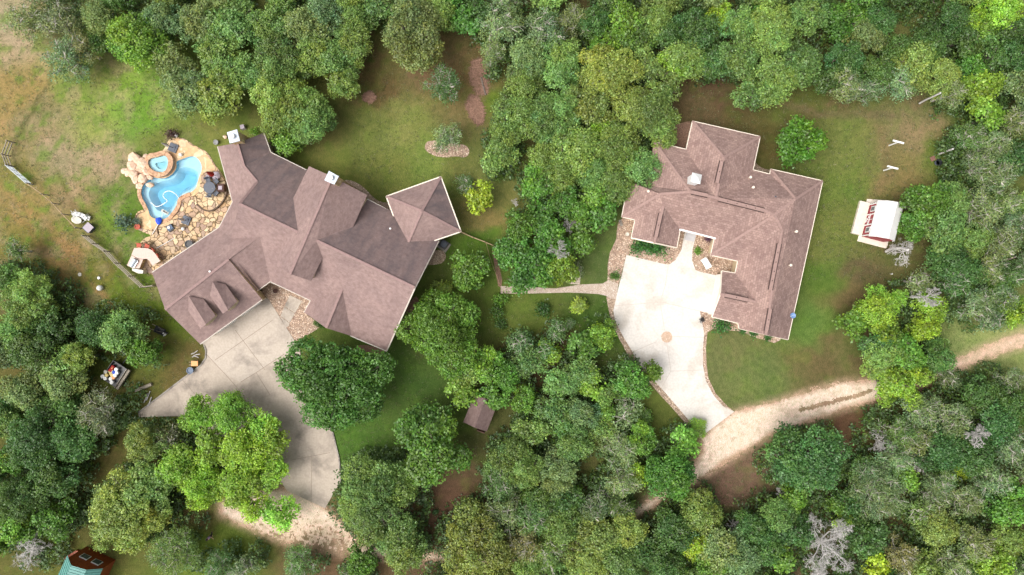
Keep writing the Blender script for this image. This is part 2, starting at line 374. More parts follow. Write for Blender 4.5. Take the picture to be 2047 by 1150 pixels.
# ------------------------------------------------------------------ trees: what stands where (measured on the photograph)
CODES = {   # style, leaf colour, words, object name
 'O': ('oak', (.16, .235, .06), 'mid-green', 'oak_tree'),   'G': ('oak', (.165, .22, .082), 'grey-green', 'oak_tree'),
 'D': ('oak', (.075, .145, .036), 'dark green', 'oak_tree'),  'M': ('round', (.09, .185, .028), 'deep green', 'leafy_tree'),
 'B': ('round', (.15, .255, .035), 'bright green', 'leafy_tree'), 'L': ('oak', (.215, .335, .04), 'lime-green', 'elm_tree'),
 'Y': ('round', (.27, .34, .03), 'yellow-green', 'leafy_tree'), 'P': ('airy', (.155, .21, .09), 'pale grey-green', 'mesquite_tree'),
 'A': ('airy', (.11, .185, .055), 'thin green', 'mesquite_tree'), 'T': ('airy', (.17, .175, .075), 'olive-tan', 'mesquite_tree'),
 'V': ('oak', (.20, .25, .062), 'olive-green', 'elm_tree'), 'X': ('bare', (1, 1, 1), 'bare grey', 'dead_tree'), 'U': ('round', (.095, .215, .022), 'vivid green', 'ash_tree')}
TR = """45,35,38P 110,48,44T 160,95,34T 125,112,46P 195,28,38G 265,72,60B 192,80,24D 318,42,44G 340,112,34G 402,38,48G 462,46,52O 352,150,40G 440,104,48O
385,190,48G 440,190,52O 488,140,44O 540,48,46O 548,122,60O 602,58,48G 622,112,48O 560,200,64O 622,232,62O 668,120,44O 690,170,36O 650,25,42G 705,35,38O 712,86,42O
822,66,80G 745,18,34O 880,18,36O 930,34,28M 924,38,16B 882,163,40A 897,272,32P 930,366,19A 955,392,26Y 998,48,44P 988,104,32P 952,12,30D
1086,54,46P 1150,40,38P 1132,106,40O 1048,118,42G 1186,46,36D 1250,40,42B 1216,80,34M 1272,76,34D 1310,38,40O 1340,70,38D 1364,118,46O 1402,60,46D 1432,118,34D 1352,122,34B 1442,30,30Y
1222,142,66V 1290,126,34V 1180,200,52V 1268,214,46V 1122,152,40O 1112,228,56O 1052,172,38O 1032,226,46O 1008,268,42O 1000,312,34O 1152,290,54O 1232,292,58O 1296,222,56V 1330,186,34O 1322,254,42O
1282,340,42O 1226,366,42O 1188,342,38O 1088,318,36O 1480,110,44O 1550,56,58O 1604,120,46O 1540,152,52O 1502,186,28O 1612,38,42O 1484,42,36O
1690,38,40M 1732,70,38G 1700,112,38D 1662,160,30D 1764,42,38D 1792,92,38D 1690,165,36P 1730,182,32P 1762,140,38D 1832,120,48V 1802,158,38P 1862,88,38D 1882,150,42V 1902,38,38D
1936,70,34D 1962,52,32B 2010,16,44L 1982,104,34D 2034,62,32D 1902,184,34P 1964,178,40B 1944,132,30M 2024,112,36D 2036,170,34G 1986,232,28B 2032,240,38P 1952,272,36A 1992,292,38P 2038,312,34D
1850,408,46M 1828,448,32M 1892,452,50O 1912,402,38O 1962,334,36P 2002,344,40P 1962,420,46P 2012,402,38P 2034,452,34P 1952,480,36O 2004,484,38P 1822,502,34X 1902,518,42D 1936,548,38D 1978,534,34P 2024,548,36A
1842,562,26P 1912,566,38A 2004,600,36P 1962,614,40P 2036,622,34B 1990,640,24P
1756,624,42L 1716,648,28M 1788,602,26L 1776,668,32B 1832,594,24X 1868,616,30L 1850,656,30Y 1762,716,40O 1812,708,38M 1842,744,36B 1792,772,40B 1826,800,24L 1882,716,38D 1900,752,20P 1752,690,28D
1626,922,80D 1850,822,40P 1902,842,46P 1802,862,38A 1962,792,42D 1992,852,46D 2032,812,38D 2028,762,30P 1772,888,30X 1832,884,36P 1882,904,44D 1952,906,42D 2022,890,42P 1792,916,36P
1761,985,60P 1884,964,34P 1702,1014,34D 1724,944,28D 1872,996,38P 1932,1004,38P 1992,962,42P 2032,1012,46M 1882,1062,40V 1962,1092,42P 2022,1082,42O 1808,1112,40T 1662,1100,76X 1758,1142,24Y 1562,1036,38O 1592,1066,34D
1568,1122,28B 1912,1132,42P 1992,1136,38B 2038,1142,34P 1704,1070,32D 1742,1084,34D 1590,1004,26M 1672,1012,20B 1816,958,20B 1926,946,18Y 1852,1030,28A 1840,930,26X 1925,862,22X 1560,985,18X 1850,1140,34O
1342,958,54M 1402,1028,46O 1370,888,28B 1398,856,18L 1282,882,32B 1240,902,42P 1246,962,38P 1152,892,42O 1118,938,42G 1112,972,36G 1030,930,56O 1082,1006,38D 1124,1004,34D 1184,1012,40P 1240,1012,32A 1062,1038,44A
1130,1056,44O 1198,1078,52V 1252,1058,42V 1172,1130,46V 1240,1122,44O 1284,1108,34D 1342,1068,46D 1390,1090,34Y 1438,1102,50G 1420,1138,34B 1484,1112,46G 1502,1062,36D 1530,1094,40D 1330,1134,38D 1100,1100,42A 1052,1092,40T 1050,1140,36O 1212,992,18X 1462,1046,18X 1240,880,16X
855,906,78M 750,1017,92O 802,1112,46O 950,1100,76V 1010,1032,42P 995,968,40A 600,1132,38A 720,1128,34M
1160,612,22Y 1205,668,38B 1172,694,32M 1112,664,24A 1090,702,28A 1156,744,38O 1182,764,32B 1122,766,36O 1042,686,30A 1052,726,36O 1262,764,46M 1308,742,24B 1250,824,34P 1216,826,24B 1162,832,42G 1102,822,40O 1052,800,36M 1212,790,26O 1290,834,22B 1062,862,38O 1196,856,34O 1140,700,14B 1130,860,28M
940,744,34O 974,736,38B 922,790,28B 986,792,26M 1012,754,30M 887,671,84M 938,540,40M 882,580,18Y 1000,600,14M 1140,648,16A
1078,362,38M 1112,346,40O 1132,402,34M 1190,398,28B 1164,424,24B 1042,452,36M 1030,504,40M 1082,430,28M 1102,482,40M 1070,532,42M 1122,532,38B 1116,502,22X 1152,544,18P 1160,482,26M 1202,428,28M 1136,452,18X 1040,560,26M 1030,405,10X
655,765,106M 395,832,40L 462,832,44L 518,850,34L 350,938,44L 418,900,34L 476,900,52L 540,884,34L 398,972,38L 470,972,46L 545,946,34L 500,1016,28L 557,1032,30L 392,1000,22L
182,650,42D 238,668,46O 278,704,34M 158,716,36O 194,820,50T 118,766,44G 60,704,48D 50,602,56O 18,560,30D 102,656,34D 42,782,46G 118,735,34O 60,884,70D 132,880,48D 30,1000,56D 92,962,46D 102,1042,40M 20,1056,38B 38,1116,46X 235,1025,74V 285,985,54V
290,1040,42V 278,890,44V 345,1110,54A 436,1140,34A 480,1142,28P 20,660,38O 110,820,34D 330,880,26T 205,1075,26V 262,1075,30V 20,920,34M 20,850,30O 25,500,20A 30,620,18M
700,-14,40O 820,-30,44G 900,-18,38M 1010,-22,40P 1110,-25,44O 1230,-24,46D 1330,-22,44O 1430,-25,42G 1540,-30,44O 1640,-22,42D 1740,-24,40M 1850,-22,42D 1950,-28,40O 560,-22,44O 440,-22,42G 330,-28,40O 220,-25,38D 80,-22,38P 2075,60,38D 2080,180,38G 2078,300,36P 2076,420,36O 2080,520,36P 2078,830,38D 2080,930,40P 2080,1040,40O 2076,1130,36M 1990,1172,38D 1880,1176,38O 1780,1178,36D 1680,1180,36D 1570,1178,36O 1480,1172,36D 1380,1176,36O 1260,1172,36O 1120,1178,40O 1000,1178,40V 880,1180,38O 700,1172,36A -28,560,36O -26,700,38G -28,840,40D -28,960,40D -24,1090,36M 566,284,24B 1602,277,48U 508,262,8B 1277,953,20Y 1323,1119,15L 1126,1000,22L 1096,707,23B 1236,1044,16Y 1144,985,18L 1084,1035,19M 1243,783,20B 1142,1002,15L 1068,1098,21M 1097,1133,15B 1936,893,22M 1895,885,21M 2007,897,17M 1991,871,15Y 1964,926,19B 1742,1056,18M 1992,1108,15B 2025,1117,16B 1885,951,15L 1737,959,18M 2002,995,16B 1693,1045,23L 1897,968,16L 1665,17,15M 1412,22,15M 1520,26,21M 1202,253,23L 24,917,21Y 303,897,19B 61,978,22M 40,870,15B 1095,462,22M 1095,546,22M 2009,570,23M 2001,406,21M 1885,384,20M 1965,396,18M"""
TREES = []
for t in TR.split():
    a, b_, c = t.split(','); TREES.append((float(a), float(b_), float(c[:-1]), c[-1]))
CODES = {k: (v[0], (min(.42, v[1][0]*1.36), min(.56, v[1][1]*1.44), v[1][2]*1.2) if v[0] != 'bare' else v[1], v[2], v[3]) for k, v in CODES.items()}
TREES = [(u, v, r*(.86 if 1030 < u < 1330 and 590 < v < 870 else 1), c) for u, v, r, c in TREES]
LAWN_TREES = {(882,163),(897,272),(930,366),(955,392),(1602,277),(655,765),(566,284),(508,262),(1160,612),(855,906),(938,540),(882,580)}

# ------------------------------------------------------------------ ground colours
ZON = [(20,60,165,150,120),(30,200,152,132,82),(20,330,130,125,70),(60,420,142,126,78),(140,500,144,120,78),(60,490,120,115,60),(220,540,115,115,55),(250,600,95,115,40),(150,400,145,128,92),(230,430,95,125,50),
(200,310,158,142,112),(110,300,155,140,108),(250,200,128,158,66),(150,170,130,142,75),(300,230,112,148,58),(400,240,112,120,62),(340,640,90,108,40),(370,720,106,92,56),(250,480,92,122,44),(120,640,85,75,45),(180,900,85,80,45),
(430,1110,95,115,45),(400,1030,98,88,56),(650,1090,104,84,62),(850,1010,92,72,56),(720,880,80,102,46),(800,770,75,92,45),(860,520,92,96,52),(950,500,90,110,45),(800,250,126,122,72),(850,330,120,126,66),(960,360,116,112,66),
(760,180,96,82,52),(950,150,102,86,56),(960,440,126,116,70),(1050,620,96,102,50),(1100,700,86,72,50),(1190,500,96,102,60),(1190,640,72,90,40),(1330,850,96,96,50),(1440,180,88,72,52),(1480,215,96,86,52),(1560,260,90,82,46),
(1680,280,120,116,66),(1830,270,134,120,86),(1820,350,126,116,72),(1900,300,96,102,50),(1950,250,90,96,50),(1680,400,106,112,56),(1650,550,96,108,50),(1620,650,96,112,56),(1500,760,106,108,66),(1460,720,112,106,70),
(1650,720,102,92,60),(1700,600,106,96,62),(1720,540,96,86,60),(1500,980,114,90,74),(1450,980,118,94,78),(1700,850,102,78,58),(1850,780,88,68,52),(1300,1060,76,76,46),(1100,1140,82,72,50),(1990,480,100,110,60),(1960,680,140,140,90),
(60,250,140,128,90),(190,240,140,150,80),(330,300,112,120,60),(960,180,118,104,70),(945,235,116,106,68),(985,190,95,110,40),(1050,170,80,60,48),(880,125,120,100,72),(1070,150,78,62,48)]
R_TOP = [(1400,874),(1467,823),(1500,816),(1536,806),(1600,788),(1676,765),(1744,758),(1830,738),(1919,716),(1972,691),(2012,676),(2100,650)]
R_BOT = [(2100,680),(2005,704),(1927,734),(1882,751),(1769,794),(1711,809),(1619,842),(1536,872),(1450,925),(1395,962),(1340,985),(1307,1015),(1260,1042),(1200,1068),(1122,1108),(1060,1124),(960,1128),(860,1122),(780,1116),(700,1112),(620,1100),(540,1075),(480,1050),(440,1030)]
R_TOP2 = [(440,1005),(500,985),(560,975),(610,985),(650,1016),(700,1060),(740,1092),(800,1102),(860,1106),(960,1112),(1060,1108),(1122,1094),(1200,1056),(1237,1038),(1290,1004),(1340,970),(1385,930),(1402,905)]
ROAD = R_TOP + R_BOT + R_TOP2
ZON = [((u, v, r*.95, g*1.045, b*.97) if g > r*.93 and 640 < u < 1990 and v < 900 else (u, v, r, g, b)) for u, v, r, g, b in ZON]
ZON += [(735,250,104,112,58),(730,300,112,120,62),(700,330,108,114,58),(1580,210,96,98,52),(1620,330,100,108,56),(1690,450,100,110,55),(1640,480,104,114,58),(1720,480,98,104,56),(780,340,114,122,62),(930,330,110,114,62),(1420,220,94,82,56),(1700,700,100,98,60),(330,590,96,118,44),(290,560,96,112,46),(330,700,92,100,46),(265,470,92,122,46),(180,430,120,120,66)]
def soil(px, py):
    wsum = np.zeros_like(px); col = np.zeros(px.shape + (3,))
    qx = px + (fbm(px, py, .02, 3, 1) - .5) * 70; qy = py + (fbm(px, py, .02, 3, 7) - .5) * 70
    for u, v, r, g, b in ZON:
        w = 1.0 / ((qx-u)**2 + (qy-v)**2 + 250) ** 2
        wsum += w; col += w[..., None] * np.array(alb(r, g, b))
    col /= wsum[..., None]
    meadow = np.clip((430 - px) / 160, 0, 1) * np.clip((640 - py) / 60, 0, 1)
    n = fbm(px, py, .035, 5, 3); dry = np.clip((n - .5) * 6, 0, 1) * meadow * .5
    col = col * (1 - dry[..., None]) + np.array(alb(162, 146, 112)) * dry[..., None]
    n2 = fbm(px, py, .05, 5, 11); gr = np.clip((n2 - .55) * 7, 0, 1) * .45 * (.4 + meadow)
    col = col * (1 - gr[..., None]) + np.array(alb(98, 132, 44)) * gr[..., None]
    for pl, w_, c_, k_ in (([(0,372),(60,420),(120,480),(180,560),(240,640)], 9, (150,122,80), .7), ([(0,400),(50,450),(110,520),(150,600)], 7, (146,120,74), .55), ([(110,340),(150,420),(215,520),(262,600)], 6, (104,90,56), .5),
                           ([(108,120),(90,170),(60,225),(42,262),(20,290)], 6, (86,90,50), .8), ([(0,150),(20,190),(10,260)], 14, (160,136,88), .6), ([(1650,200),(1720,215),(1760,260),(1775,340),(1740,400)], 14, (128,106,78), .5), ([(1560,205),(1640,225),(1720,232),(1800,225)], 9, (118,100,78), .6)):  # the dark green line is a ditch's shadow painted into the ground colour
        m_ = np.clip(1.3 - dist_poly(qx*.3+px*.7, qy*.3+py*.7, pl) / w_, 0, 1) * k_ * np.clip(fbm(px, py, .08, 3, 81) * 1.8, 0, 1); col = col * (1 - m_[..., None]) + np.array(alb(*c_)) * m_[..., None]
    ml = dist_poly(px, py, [(1405,731),(1411,761),(1425,789),(1445,812),(1475,825)]); st_ = np.sin(ml * .42) * .07 * np.clip((300 - ml) / 200, 0, 1) * (px > 1400) * (py > 655); col = col * (1 + st_[..., None])
    n3 = fbm(px, py, .018, 4, 21); col *= (1 + (n3 - .5)[..., None] * np.array([.5, .25, .35]))
    # gravel scattered off the road edges
    rd = dist_poly(px, py, ROAD, True); rd = np.where(inpoly(px, py, ROAD), 0, rd)
    g = np.clip(1 - rd / 16, 0, 1) ** 1.5 * np.clip(.1 + fbm(px, py, .12, 4, 71) * 1.4, 0, 1) * .75
    col = col * (1 - g[..., None]) + np.array(alb(196, 168, 140)) * g[..., None]
    # brown leaf litter that has dropped round the trunks
    lit = np.zeros_like(px)
    for u, v, r, c in TREES:
        if (u, v) in LAWN_TREES: k = .25
        else: k = .5
        dd = np.hypot(px - (u - (u-1023.5)*.06), py - (v - (v-575)*.06)) / (r * 1.05)
        lit = np.maximum(lit, k * np.clip(1.1 - dd, 0, 1) / .8)
    lit = np.clip(lit, 0, 1) * np.clip(.35 + fbm(px, py, .06, 4, 31) * 1.2, 0, 1)
    lc = np.where((fbm(px, py, .03, 3, 41) > .42)[..., None], np.array(alb(72, 95, 36)), np.array(alb(98, 74, 58)))
    return col * (1 - lit[..., None] * .8) + lc * lit[..., None] * .8

POOL = [(352,323),(363,319),(375,314),(385,312.4),(393,314.6),(400.5,323),(404,333),(403,343),(398.5,354),(395,366),(393,375),(384,383.8),(373,387),(361,393),(356,400),(355,409),(349,420),(342,428),(337,435),(328,439),(317,438.5),(306,436.5),(299.5,430),(297,420),(294,411),(286.4,398),(283,388),(284,377),(289,368),(297,360),(306,354),(318,357),(330,357),(342,351),(350,343),(354,333)]
SPA_IN = [(302,323),(307,318),(320,316),(332,312),(339.6,316.5),(342,325),(340,336),(336,344),(327,347),(313,344),(305,337),(301.5,330)]
SPA_OUT = [(296,316),(305,308),(316,308),(328,303),(342,306),(350.5,318),(351.5,330),(347.5,342),(338,352),(326,356),(314,354.5),(303,350),(297,340),(294,328)]
pool_xy = smooth_poly(gp(POOL), 2); spa_in = smooth_poly(gp(SPA_IN), 2); spa_out = smooth_poly(gp(SPA_OUT), 2)

# ground sheet
def build_ground():
    nx, ny = 470, 290; x0, x1, y0, y1 = -70, 70, -43, 43
    xs = np.linspace(x0, x1, nx); ys = np.linspace(y0, y1, ny); X, Y = np.meshgrid(xs, ys)
    Z = np.zeros_like(X)
    idx = np.arange(nx*ny).reshape(ny, nx)
    cx = (X[:-1,:-1]+X[1:,1:])/2; cy = (Y[:-1,:-1]+Y[1:,1:])/2
    hole = inpoly(cx, cy, pool_xy) | (dist_poly(cx, cy, pool_xy, True) < .25)
    q = np.stack([idx[:-1,:-1], idx[:-1,1:], idx[1:,1:], idx[1:,:-1]], -1)[~hole]
    vs = np.stack([X, Y, Z], -1).reshape(-1, 3)
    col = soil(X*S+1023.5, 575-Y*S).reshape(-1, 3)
    B = 900.0; base = len(vs)
    vs = np.vstack([vs, [(-B,-B,0),(B,-B,0),(B,B,0),(-B,B,0)]])
    col = np.vstack([col, np.tile(np.array(alb(90, 95, 50)), (4, 1))])
    c4 = [0, nx-1, nx*ny-1, nx*(ny-1)]
    faces = [tuple(f) for f in q.tolist()]
    faces += [(base, base+1) + tuple(range(nx-1, -1, -1)), (base+1, base+2) + tuple(idx[::-1, -1].tolist()),
              (base+2, base+3) + tuple(idx[-1, :].tolist()), (base+3, base) + tuple(idx[:, 0][::1].tolist())]
    # last side must run from the top-left corner down
    me = bpy.data.meshes.new('ground'); me.from_pydata(vs.tolist(), [], faces[:-4])
    o1 = bmesh.new(); o1.from_mesh(me); o1.verts.ensure_lookup_table()
    A = [o1.verts[i] for i in c4]; Bv = [o1.verts[base+i] for i in range(4)]
    rows = [[o1.verts[i] for i in idx[0].tolist()], [o1.verts[i] for i in idx[:, -1].tolist()], [o1.verts[i] for i in idx[-1][::-1].tolist()], [o1.verts[i] for i in idx[:, 0][::-1].tolist()]]
    for k in range(4):
        o1.faces.new([Bv[k], Bv[(k+1) % 4]] + rows[k][::-1])
    o1.to_mesh(me); o1.free()
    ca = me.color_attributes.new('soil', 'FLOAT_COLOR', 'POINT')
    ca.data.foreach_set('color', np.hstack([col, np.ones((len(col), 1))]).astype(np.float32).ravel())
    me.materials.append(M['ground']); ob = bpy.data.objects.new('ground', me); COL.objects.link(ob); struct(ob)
build_ground()

def sheet_cells(name, mask_fn, bbox, cell, z, mat):
    u0, v0, u1, v1 = bbox; x0 = (u0-1023.5)/S; x1 = (u1-1023.5)/S; y1 = (575-v0)/S; y0 = (575-v1)/S
    nx = int((x1-x0)/cell)+1; ny = int((y1-y0)/cell)+1
    xs = x0 + np.arange(nx)*cell; ys = y0 + np.arange(ny)*cell; X, Y = np.meshgrid(xs, ys)
    cx = X[:-1,:-1]+cell/2; cy = Y[:-1,:-1]+cell/2
    m = mask_fn(cx*S+1023.5, 575-cy*S)
    idx = np.arange(nx*ny).reshape(ny, nx); q = np.stack([idx[:-1,:-1], idx[:-1,1:], idx[1:,1:], idx[1:,:-1]], -1)[m]
    used = np.unique(q); rm = np.full(nx*ny, -1); rm[used] = np.arange(len(used))
    jit = np.random.RandomState(3).uniform(-.3, .3, (nx*ny, 2)) * cell
    vs = np.stack([X.ravel()+jit[:,0], Y.ravel()+jit[:,1], np.full(nx*ny, z)], -1)[used]
    me = bpy.data.meshes.new(name); me.from_pydata(vs.tolist(), [], rm[q].tolist()); me.materials.append(mat)
    ca = me.color_attributes.new('soil', 'FLOAT_COLOR', 'POINT'); ux = vs[:, 0]*S+1023.5; uy = 575-vs[:, 1]*S
    cc = road_col(ux, uy); ca.data.foreach_set('color', np.hstack([cc, np.ones((len(cc), 1))]).astype(np.float32).ravel())
    ob = bpy.data.objects.new(name, me); COL.objects.link(ob); struct(ob); return ob
def road_col(px, py):
    sd = np.where(inpoly(px, py, ROAD), dist_poly(px, py, ROAD, True), 0); n = fbm(px, py, .04, 4, 51)
    a = np.clip(sd / 10 + (n - .5) * 1.2, 0, 1)[:, None]; col = np.array(alb(190, 160, 134)) * (1-a) + np.array(alb(230, 210, 188)) * a
    p = np.clip((fbm(px, py, .09, 3, 61) - .58) * 5, 0, .35)[:, None]; col = col * (1-p) + np.array(alb(176, 150, 126)) * p
    g = (np.clip((px - 1880) / 60, 0, 1) * .8 + np.clip((760-px)/60, 0, 1) * np.clip((py-1035)/30, 0, 1) * .5)[:, None]; return col * (1-g) + np.array(alb(206, 178, 150)) * g
# gravel roads with ragged, grass-invaded edges
def road_mask(px, py):
    inside = inpoly(px, py, ROAD); dd = dist_poly(px, py, ROAD, True); sd = np.where(inside, dd, -dd)
    n = (fbm(px, py, .05, 3, 2) - .5) * 12 + (fbm(px, py, .5, 3, 5) - .5) * 16
    m = sd + n > 0
    strip = dist_poly(px, py, [(1600,820),(1646,808),(1700,795),(1742,781)])
    m &= ~((strip + (fbm(px, py, .3, 3, 9) - .5) * 9) < 4.0)
    n4 = fbm(px, py, .2, 3, 13)
    turn = (px < 720) & (py > 1010); m &= ~(turn & (n4 + (py - 1040) / 170 > .72))
    return m
sheet_cells('gravel_road', road_mask, (400, 640, 2100, 1140), .11, .006, M['gravelroad'])

def sheet(name, poly_px, z0, z1, mat, smooth_it=0):
    pl = gp(poly_px)
    if smooth_it: pl = smooth_poly(pl, smooth_it)
    return struct(MB().prism(pl, z0, z1).build(name, mat))
D2_LEFT = [(1252,510),(1244,545),(1236,576),(1226,621),(1229.5,641),(1244.5,671),(1264.6,704),(1274.6,724),(1298,750),(1322,776.5),(1357,816.6),(1380,844),(1387,864),(1401,873)]
D2_RIGHT = [(1467.6,823),(1445,812),(1425,789),(1411,761),(1405,731),(1405,696),(1407.5,666),(1402,639),(1398.7,622),(1420,627),(1439,552),(1405,545),(1390,540),(1383,520),(1384,500),(1393,464),(1370,458),(1362,500),(1350,520),(1336,530)]
sheet('driveway', D2_LEFT + D2_RIGHT, 0, .06, M['drive2'])
M['drive1b'] = concrete('stained_concrete', alb(196, 182, 166), alb(132, 122, 112), 1.4, .3)
D1 = [(400,684),(408,690),(412,701),(411,716),(401,731),(363,759),(278,824),(280,834),(356,832),(420,862),(500,905),(560,960),(574,981),(650,1016),(681,962),(678,917),(665,864),(640,820),(605,750),(590,683),(537,598),(520,592)]
sheet('driveway', [(400,684),(408,690),(412,701),(413,709),(450,748),(481,764),(512,745),(568,708),(600,700),(590,683),(537,598),(520,592)], 0, .06, M['drive1'])
sheet('driveway', [(413,709),(411,716),(401,731),(363,759),(278,824),(280,834),(356,832),(420,862),(500,905),(560,960),(574,981),(650,1016),(681,962),(678,917),(665,864),(640,820),(605,750),(600,700),(568,708),(512,745),(481,764),(450,748)], 0, .059, M['drive1b'])
def strips(name, segs, w, z, mat):
    m = MB()
    for sgm in segs:
        pts = [P(u, v, z) for u, v in sgm]
        for a, b in zip(pts, pts[1:]): m.beam(a, b, w, .006)
    return struct(m.build(name, mat))
strips('driveway_joints', [[(1319.7,603.6),(1398.7,622)],[(1319.7,603.6),(1328.5,661)],[(1228,612),(1319.7,603.6)],[(1264.6,704),(1313,683)],[(1344,672.5),(1407,675)],[(1336,530),(1330,570),(1320,603)],[(1333,686),(1341,742),(1322,776)],[(1341,742),(1408,740)]], .05, .0605, M['joint2'])
strips('driveway_joints', [[(413,709),(450,748),(488,791),(500,840)],[(481,764),(512,745),(568,708)],[(582,920),(660,905)],[(623.5,909),(622,1005)],[(512,745),(540,790)],[(430,720),(545,640)],[(470,660),(530,740)],[(365,760),(400,800)]], .05, .0605, M['joint'])
kb = MB()
for a, b in zip(D1[1:8], D1[2:8]): kb.beam(P(*a, .07), P(*b, .07), .16, .13)
kb2 = [(681,962),(678,917),(665,864),(650,838)]
for a, b in zip(kb2, kb2[1:]): kb.beam(P(*a, .07), P(*b, .07), .14, .13)
struct(kb.build('kerb', M['kerb']))
# circular inlay
struct(MB().lathe(P(1332.8, 674, .0605), [(.0, .0), (.62, .0), (.62, .006), (0, .006)], 32).build('paver_circle', M['paver']))
# beds, path
sheet('gravel_bed', [(1250,430),(1236,445),(1233,462),(1232,478),(1219,506),(1215,529),(1214.5,563),(1236,571),(1252,510),(1336,530),(1350,520),(1362,500),(1369,458),(1340,445),(1262,428)], 0, .02, M['rock'])
sheet('gravel_bed', [(1393,464),(1384,500),(1383,520),(1390,540),(1405,545),(1442,554),(1482,552),(1482,512),(1432,498),(1434,470)], 0, .02, M['rock'])
sheet('gravel_bed', [(1212,594),(1217,621),(1222,645),(1238,678),(1255,710),(1268,730),(1292,757),(1316,786),(1342,814),(1367,843),(1378,866),(1387,864),(1380,844),(1357,816.6),(1322,776.5),(1298,750),(1274.6,724),(1264.6,704),(1244.5,671),(1229.5,641),(1226,621),(1233,592)], 0, .02, M['rockdark'])
sheet('gravel_bed', [(1399,622),(1422,628),(1470,642),(1482,650),(1560,672),(1560,680),(1548,686),(1535,682),(1510,675),(1490,667),(1476,662),(1440,660),(1425,658),(1414,665),(1411,696),(1412.5,731),(1416,756),(1430,786),(1450,808),(1467,823),(1445,812),(1425,789),(1411,761),(1405,731),(1405,696),(1407.5,666),(1402,639)], 0, .02, M['rock'])
sheet('gravel_bed', [(1507,316),(1512,328),(1524,337),(1541,340),(1540,356),(1496,345)], 0, .02, M['rockdark'], 1)
sheet('gravel_bed', [(1345,250),(1390,240),(1380,305),(1310,296),(1300,285)], 0, .012, M['mulch'], 1)
sheet('gravel_bed', [(537,598),(520,585),(540,556),(626,598),(612,628),(643,652),(625,664),(600,678),(590,683)], 0, .02, M['rock'])
sheet('garden_bed', [(687,360),(705,361),(727,374),(745,394),(760,404),(778,406),(790,430),(740,400),(690,370)], 0, .02, M['rockdark'], 1)
sheet('garden_bed', [(868,500),(885,500),(893,512),(886,526),(868,530),(850,530),(848,515)], 0, .02, M['rockdark'], 1)
sheet('garden_bed', [(830,590),(838,600),(836,620),(822,640),(800,650),(812,615)], 0, .02, M['mulch'], 1)
sheet('garden_bed', [(715,690),(740,690),(780,706),(765,716),(740,712),(715,700)], 0, .02, M['mulch'], 1)
sheet('garden_bed', [(850,288),(856,282),(880,281),(905,290),(925,288),(938,296),(938,310),(928,316),(912,312),(895,315),(875,314),(860,308),(849,299)], 0, .03, M['rock'], 2)
sheet('garden_bed', [(1146,540),(1163,533),(1159,569),(1140,568)], 0, .012, M['path'])
sheet('path', [(1001,572),(1060,574),(1110,577),(1160,569),(1205,567),(1216,560),(1236,568),(1232,598),(1220,597),(1210,591),(1196,588),(1140,585),(1060,587),(1001,587)], 0, .03, M['path'])
sheet('path', [(983,500),(992,505),(1004,560),(1002,575),(996,572),(990,540)], 0, .01, M['mulch'])
wk = MB()
for q in ([(580,590),(604,602),(590,626),(569,612)], [(568.5,613),(589.5,627),(580,645),(561,632)], [(560.5,633),(579.5,646),(577,652),(572,655)]): wk.prism(gp(q), 0, .055)
struct(wk.build('walkway', M['drive1']))
# steps of the porch walk at the right house
struct(MB().prism(gp([(1373,462),(1392,467),(1386,484),(1368,479)]), 0, .15).build('porch_step', simple('porch_concrete', alb(205, 205, 208), .8, .08, 3)))

# ------------------------------------------------------------------ patio and pool
PATIO = [(337,281),(344,276.5),(359,274.7),(371,278.6),(385,289),(400.5,296.6),(414.5,304.4),(422.5,317),(434,335),(443,347),(450,358.5),(462,372),(474,404),(460,430),(446,456),(320,540),(312,552),(292,545),(283,540),(275,530),(268,520),(276,492),(287,477),(305,471),(290,466),(273,457.6),(269,443.5),(271,429),(278,421.6),(292,418),(282,402),(275,390),(275,378),(270,368),(276,356),(290,350),(294,316),(305,306),(318,306),(330,300),(333,292)]
def ring_sheet(name, outer, hole, z, mat, thick=0):
    o = [Vector((p[0], p[1], z)) for p in outer]; h = [Vector((p[0], p[1], z)) for p in hole]
    tris = tessellate_polygon([o, h]); vs = o + h; m = MB()
    def up(t):
        a, b, c = [vs[i] for i in t]; return t if (b-a).cross(c-a).z > 0 else t[::-1]
    m.add(vs, [up(tuple(t)) for t in tris])
    for loop in (outer, hole):
        n = len(loop)
        if thick: m.add([(p[0], p[1], z) for p in loop] + [(p[0], p[1], z-thick) for p in loop], [(i, (i+1) % n, n+(i+1) % n, n+i) for i in range(n)])
    return m.build(name, mat)
struct(ring_sheet('patio', smooth_poly(gp(PATIO), 1), pool_xy, .05, M['flag'], .05))
def offset_poly(poly, dist):        # + grows a counter-clockwise outline
    n = len(poly); ar = sum(poly[i][0]*poly[(i+1)%n][1]-poly[(i+1)%n][0]*poly[i][1] for i in range(n))
    sg = 1 if ar > 0 else -1; out = []
    for i in range(n):
        a, b, c = [Vector(poly[k % n][:2]) for k in (i-1, i, i+1)]
        e1 = (b-a).normalized(); e2 = (c-b).normalized(); n1 = Vector((e1.y, -e1.x))*sg; n2 = Vector((e2.y, -e2.x))*sg
        m = (n1+n2); m = m.normalized() if m.length > 1e-5 else n1
        out.append(tuple(b + m * (dist / max(.4, m.dot(n1)))))
    return out
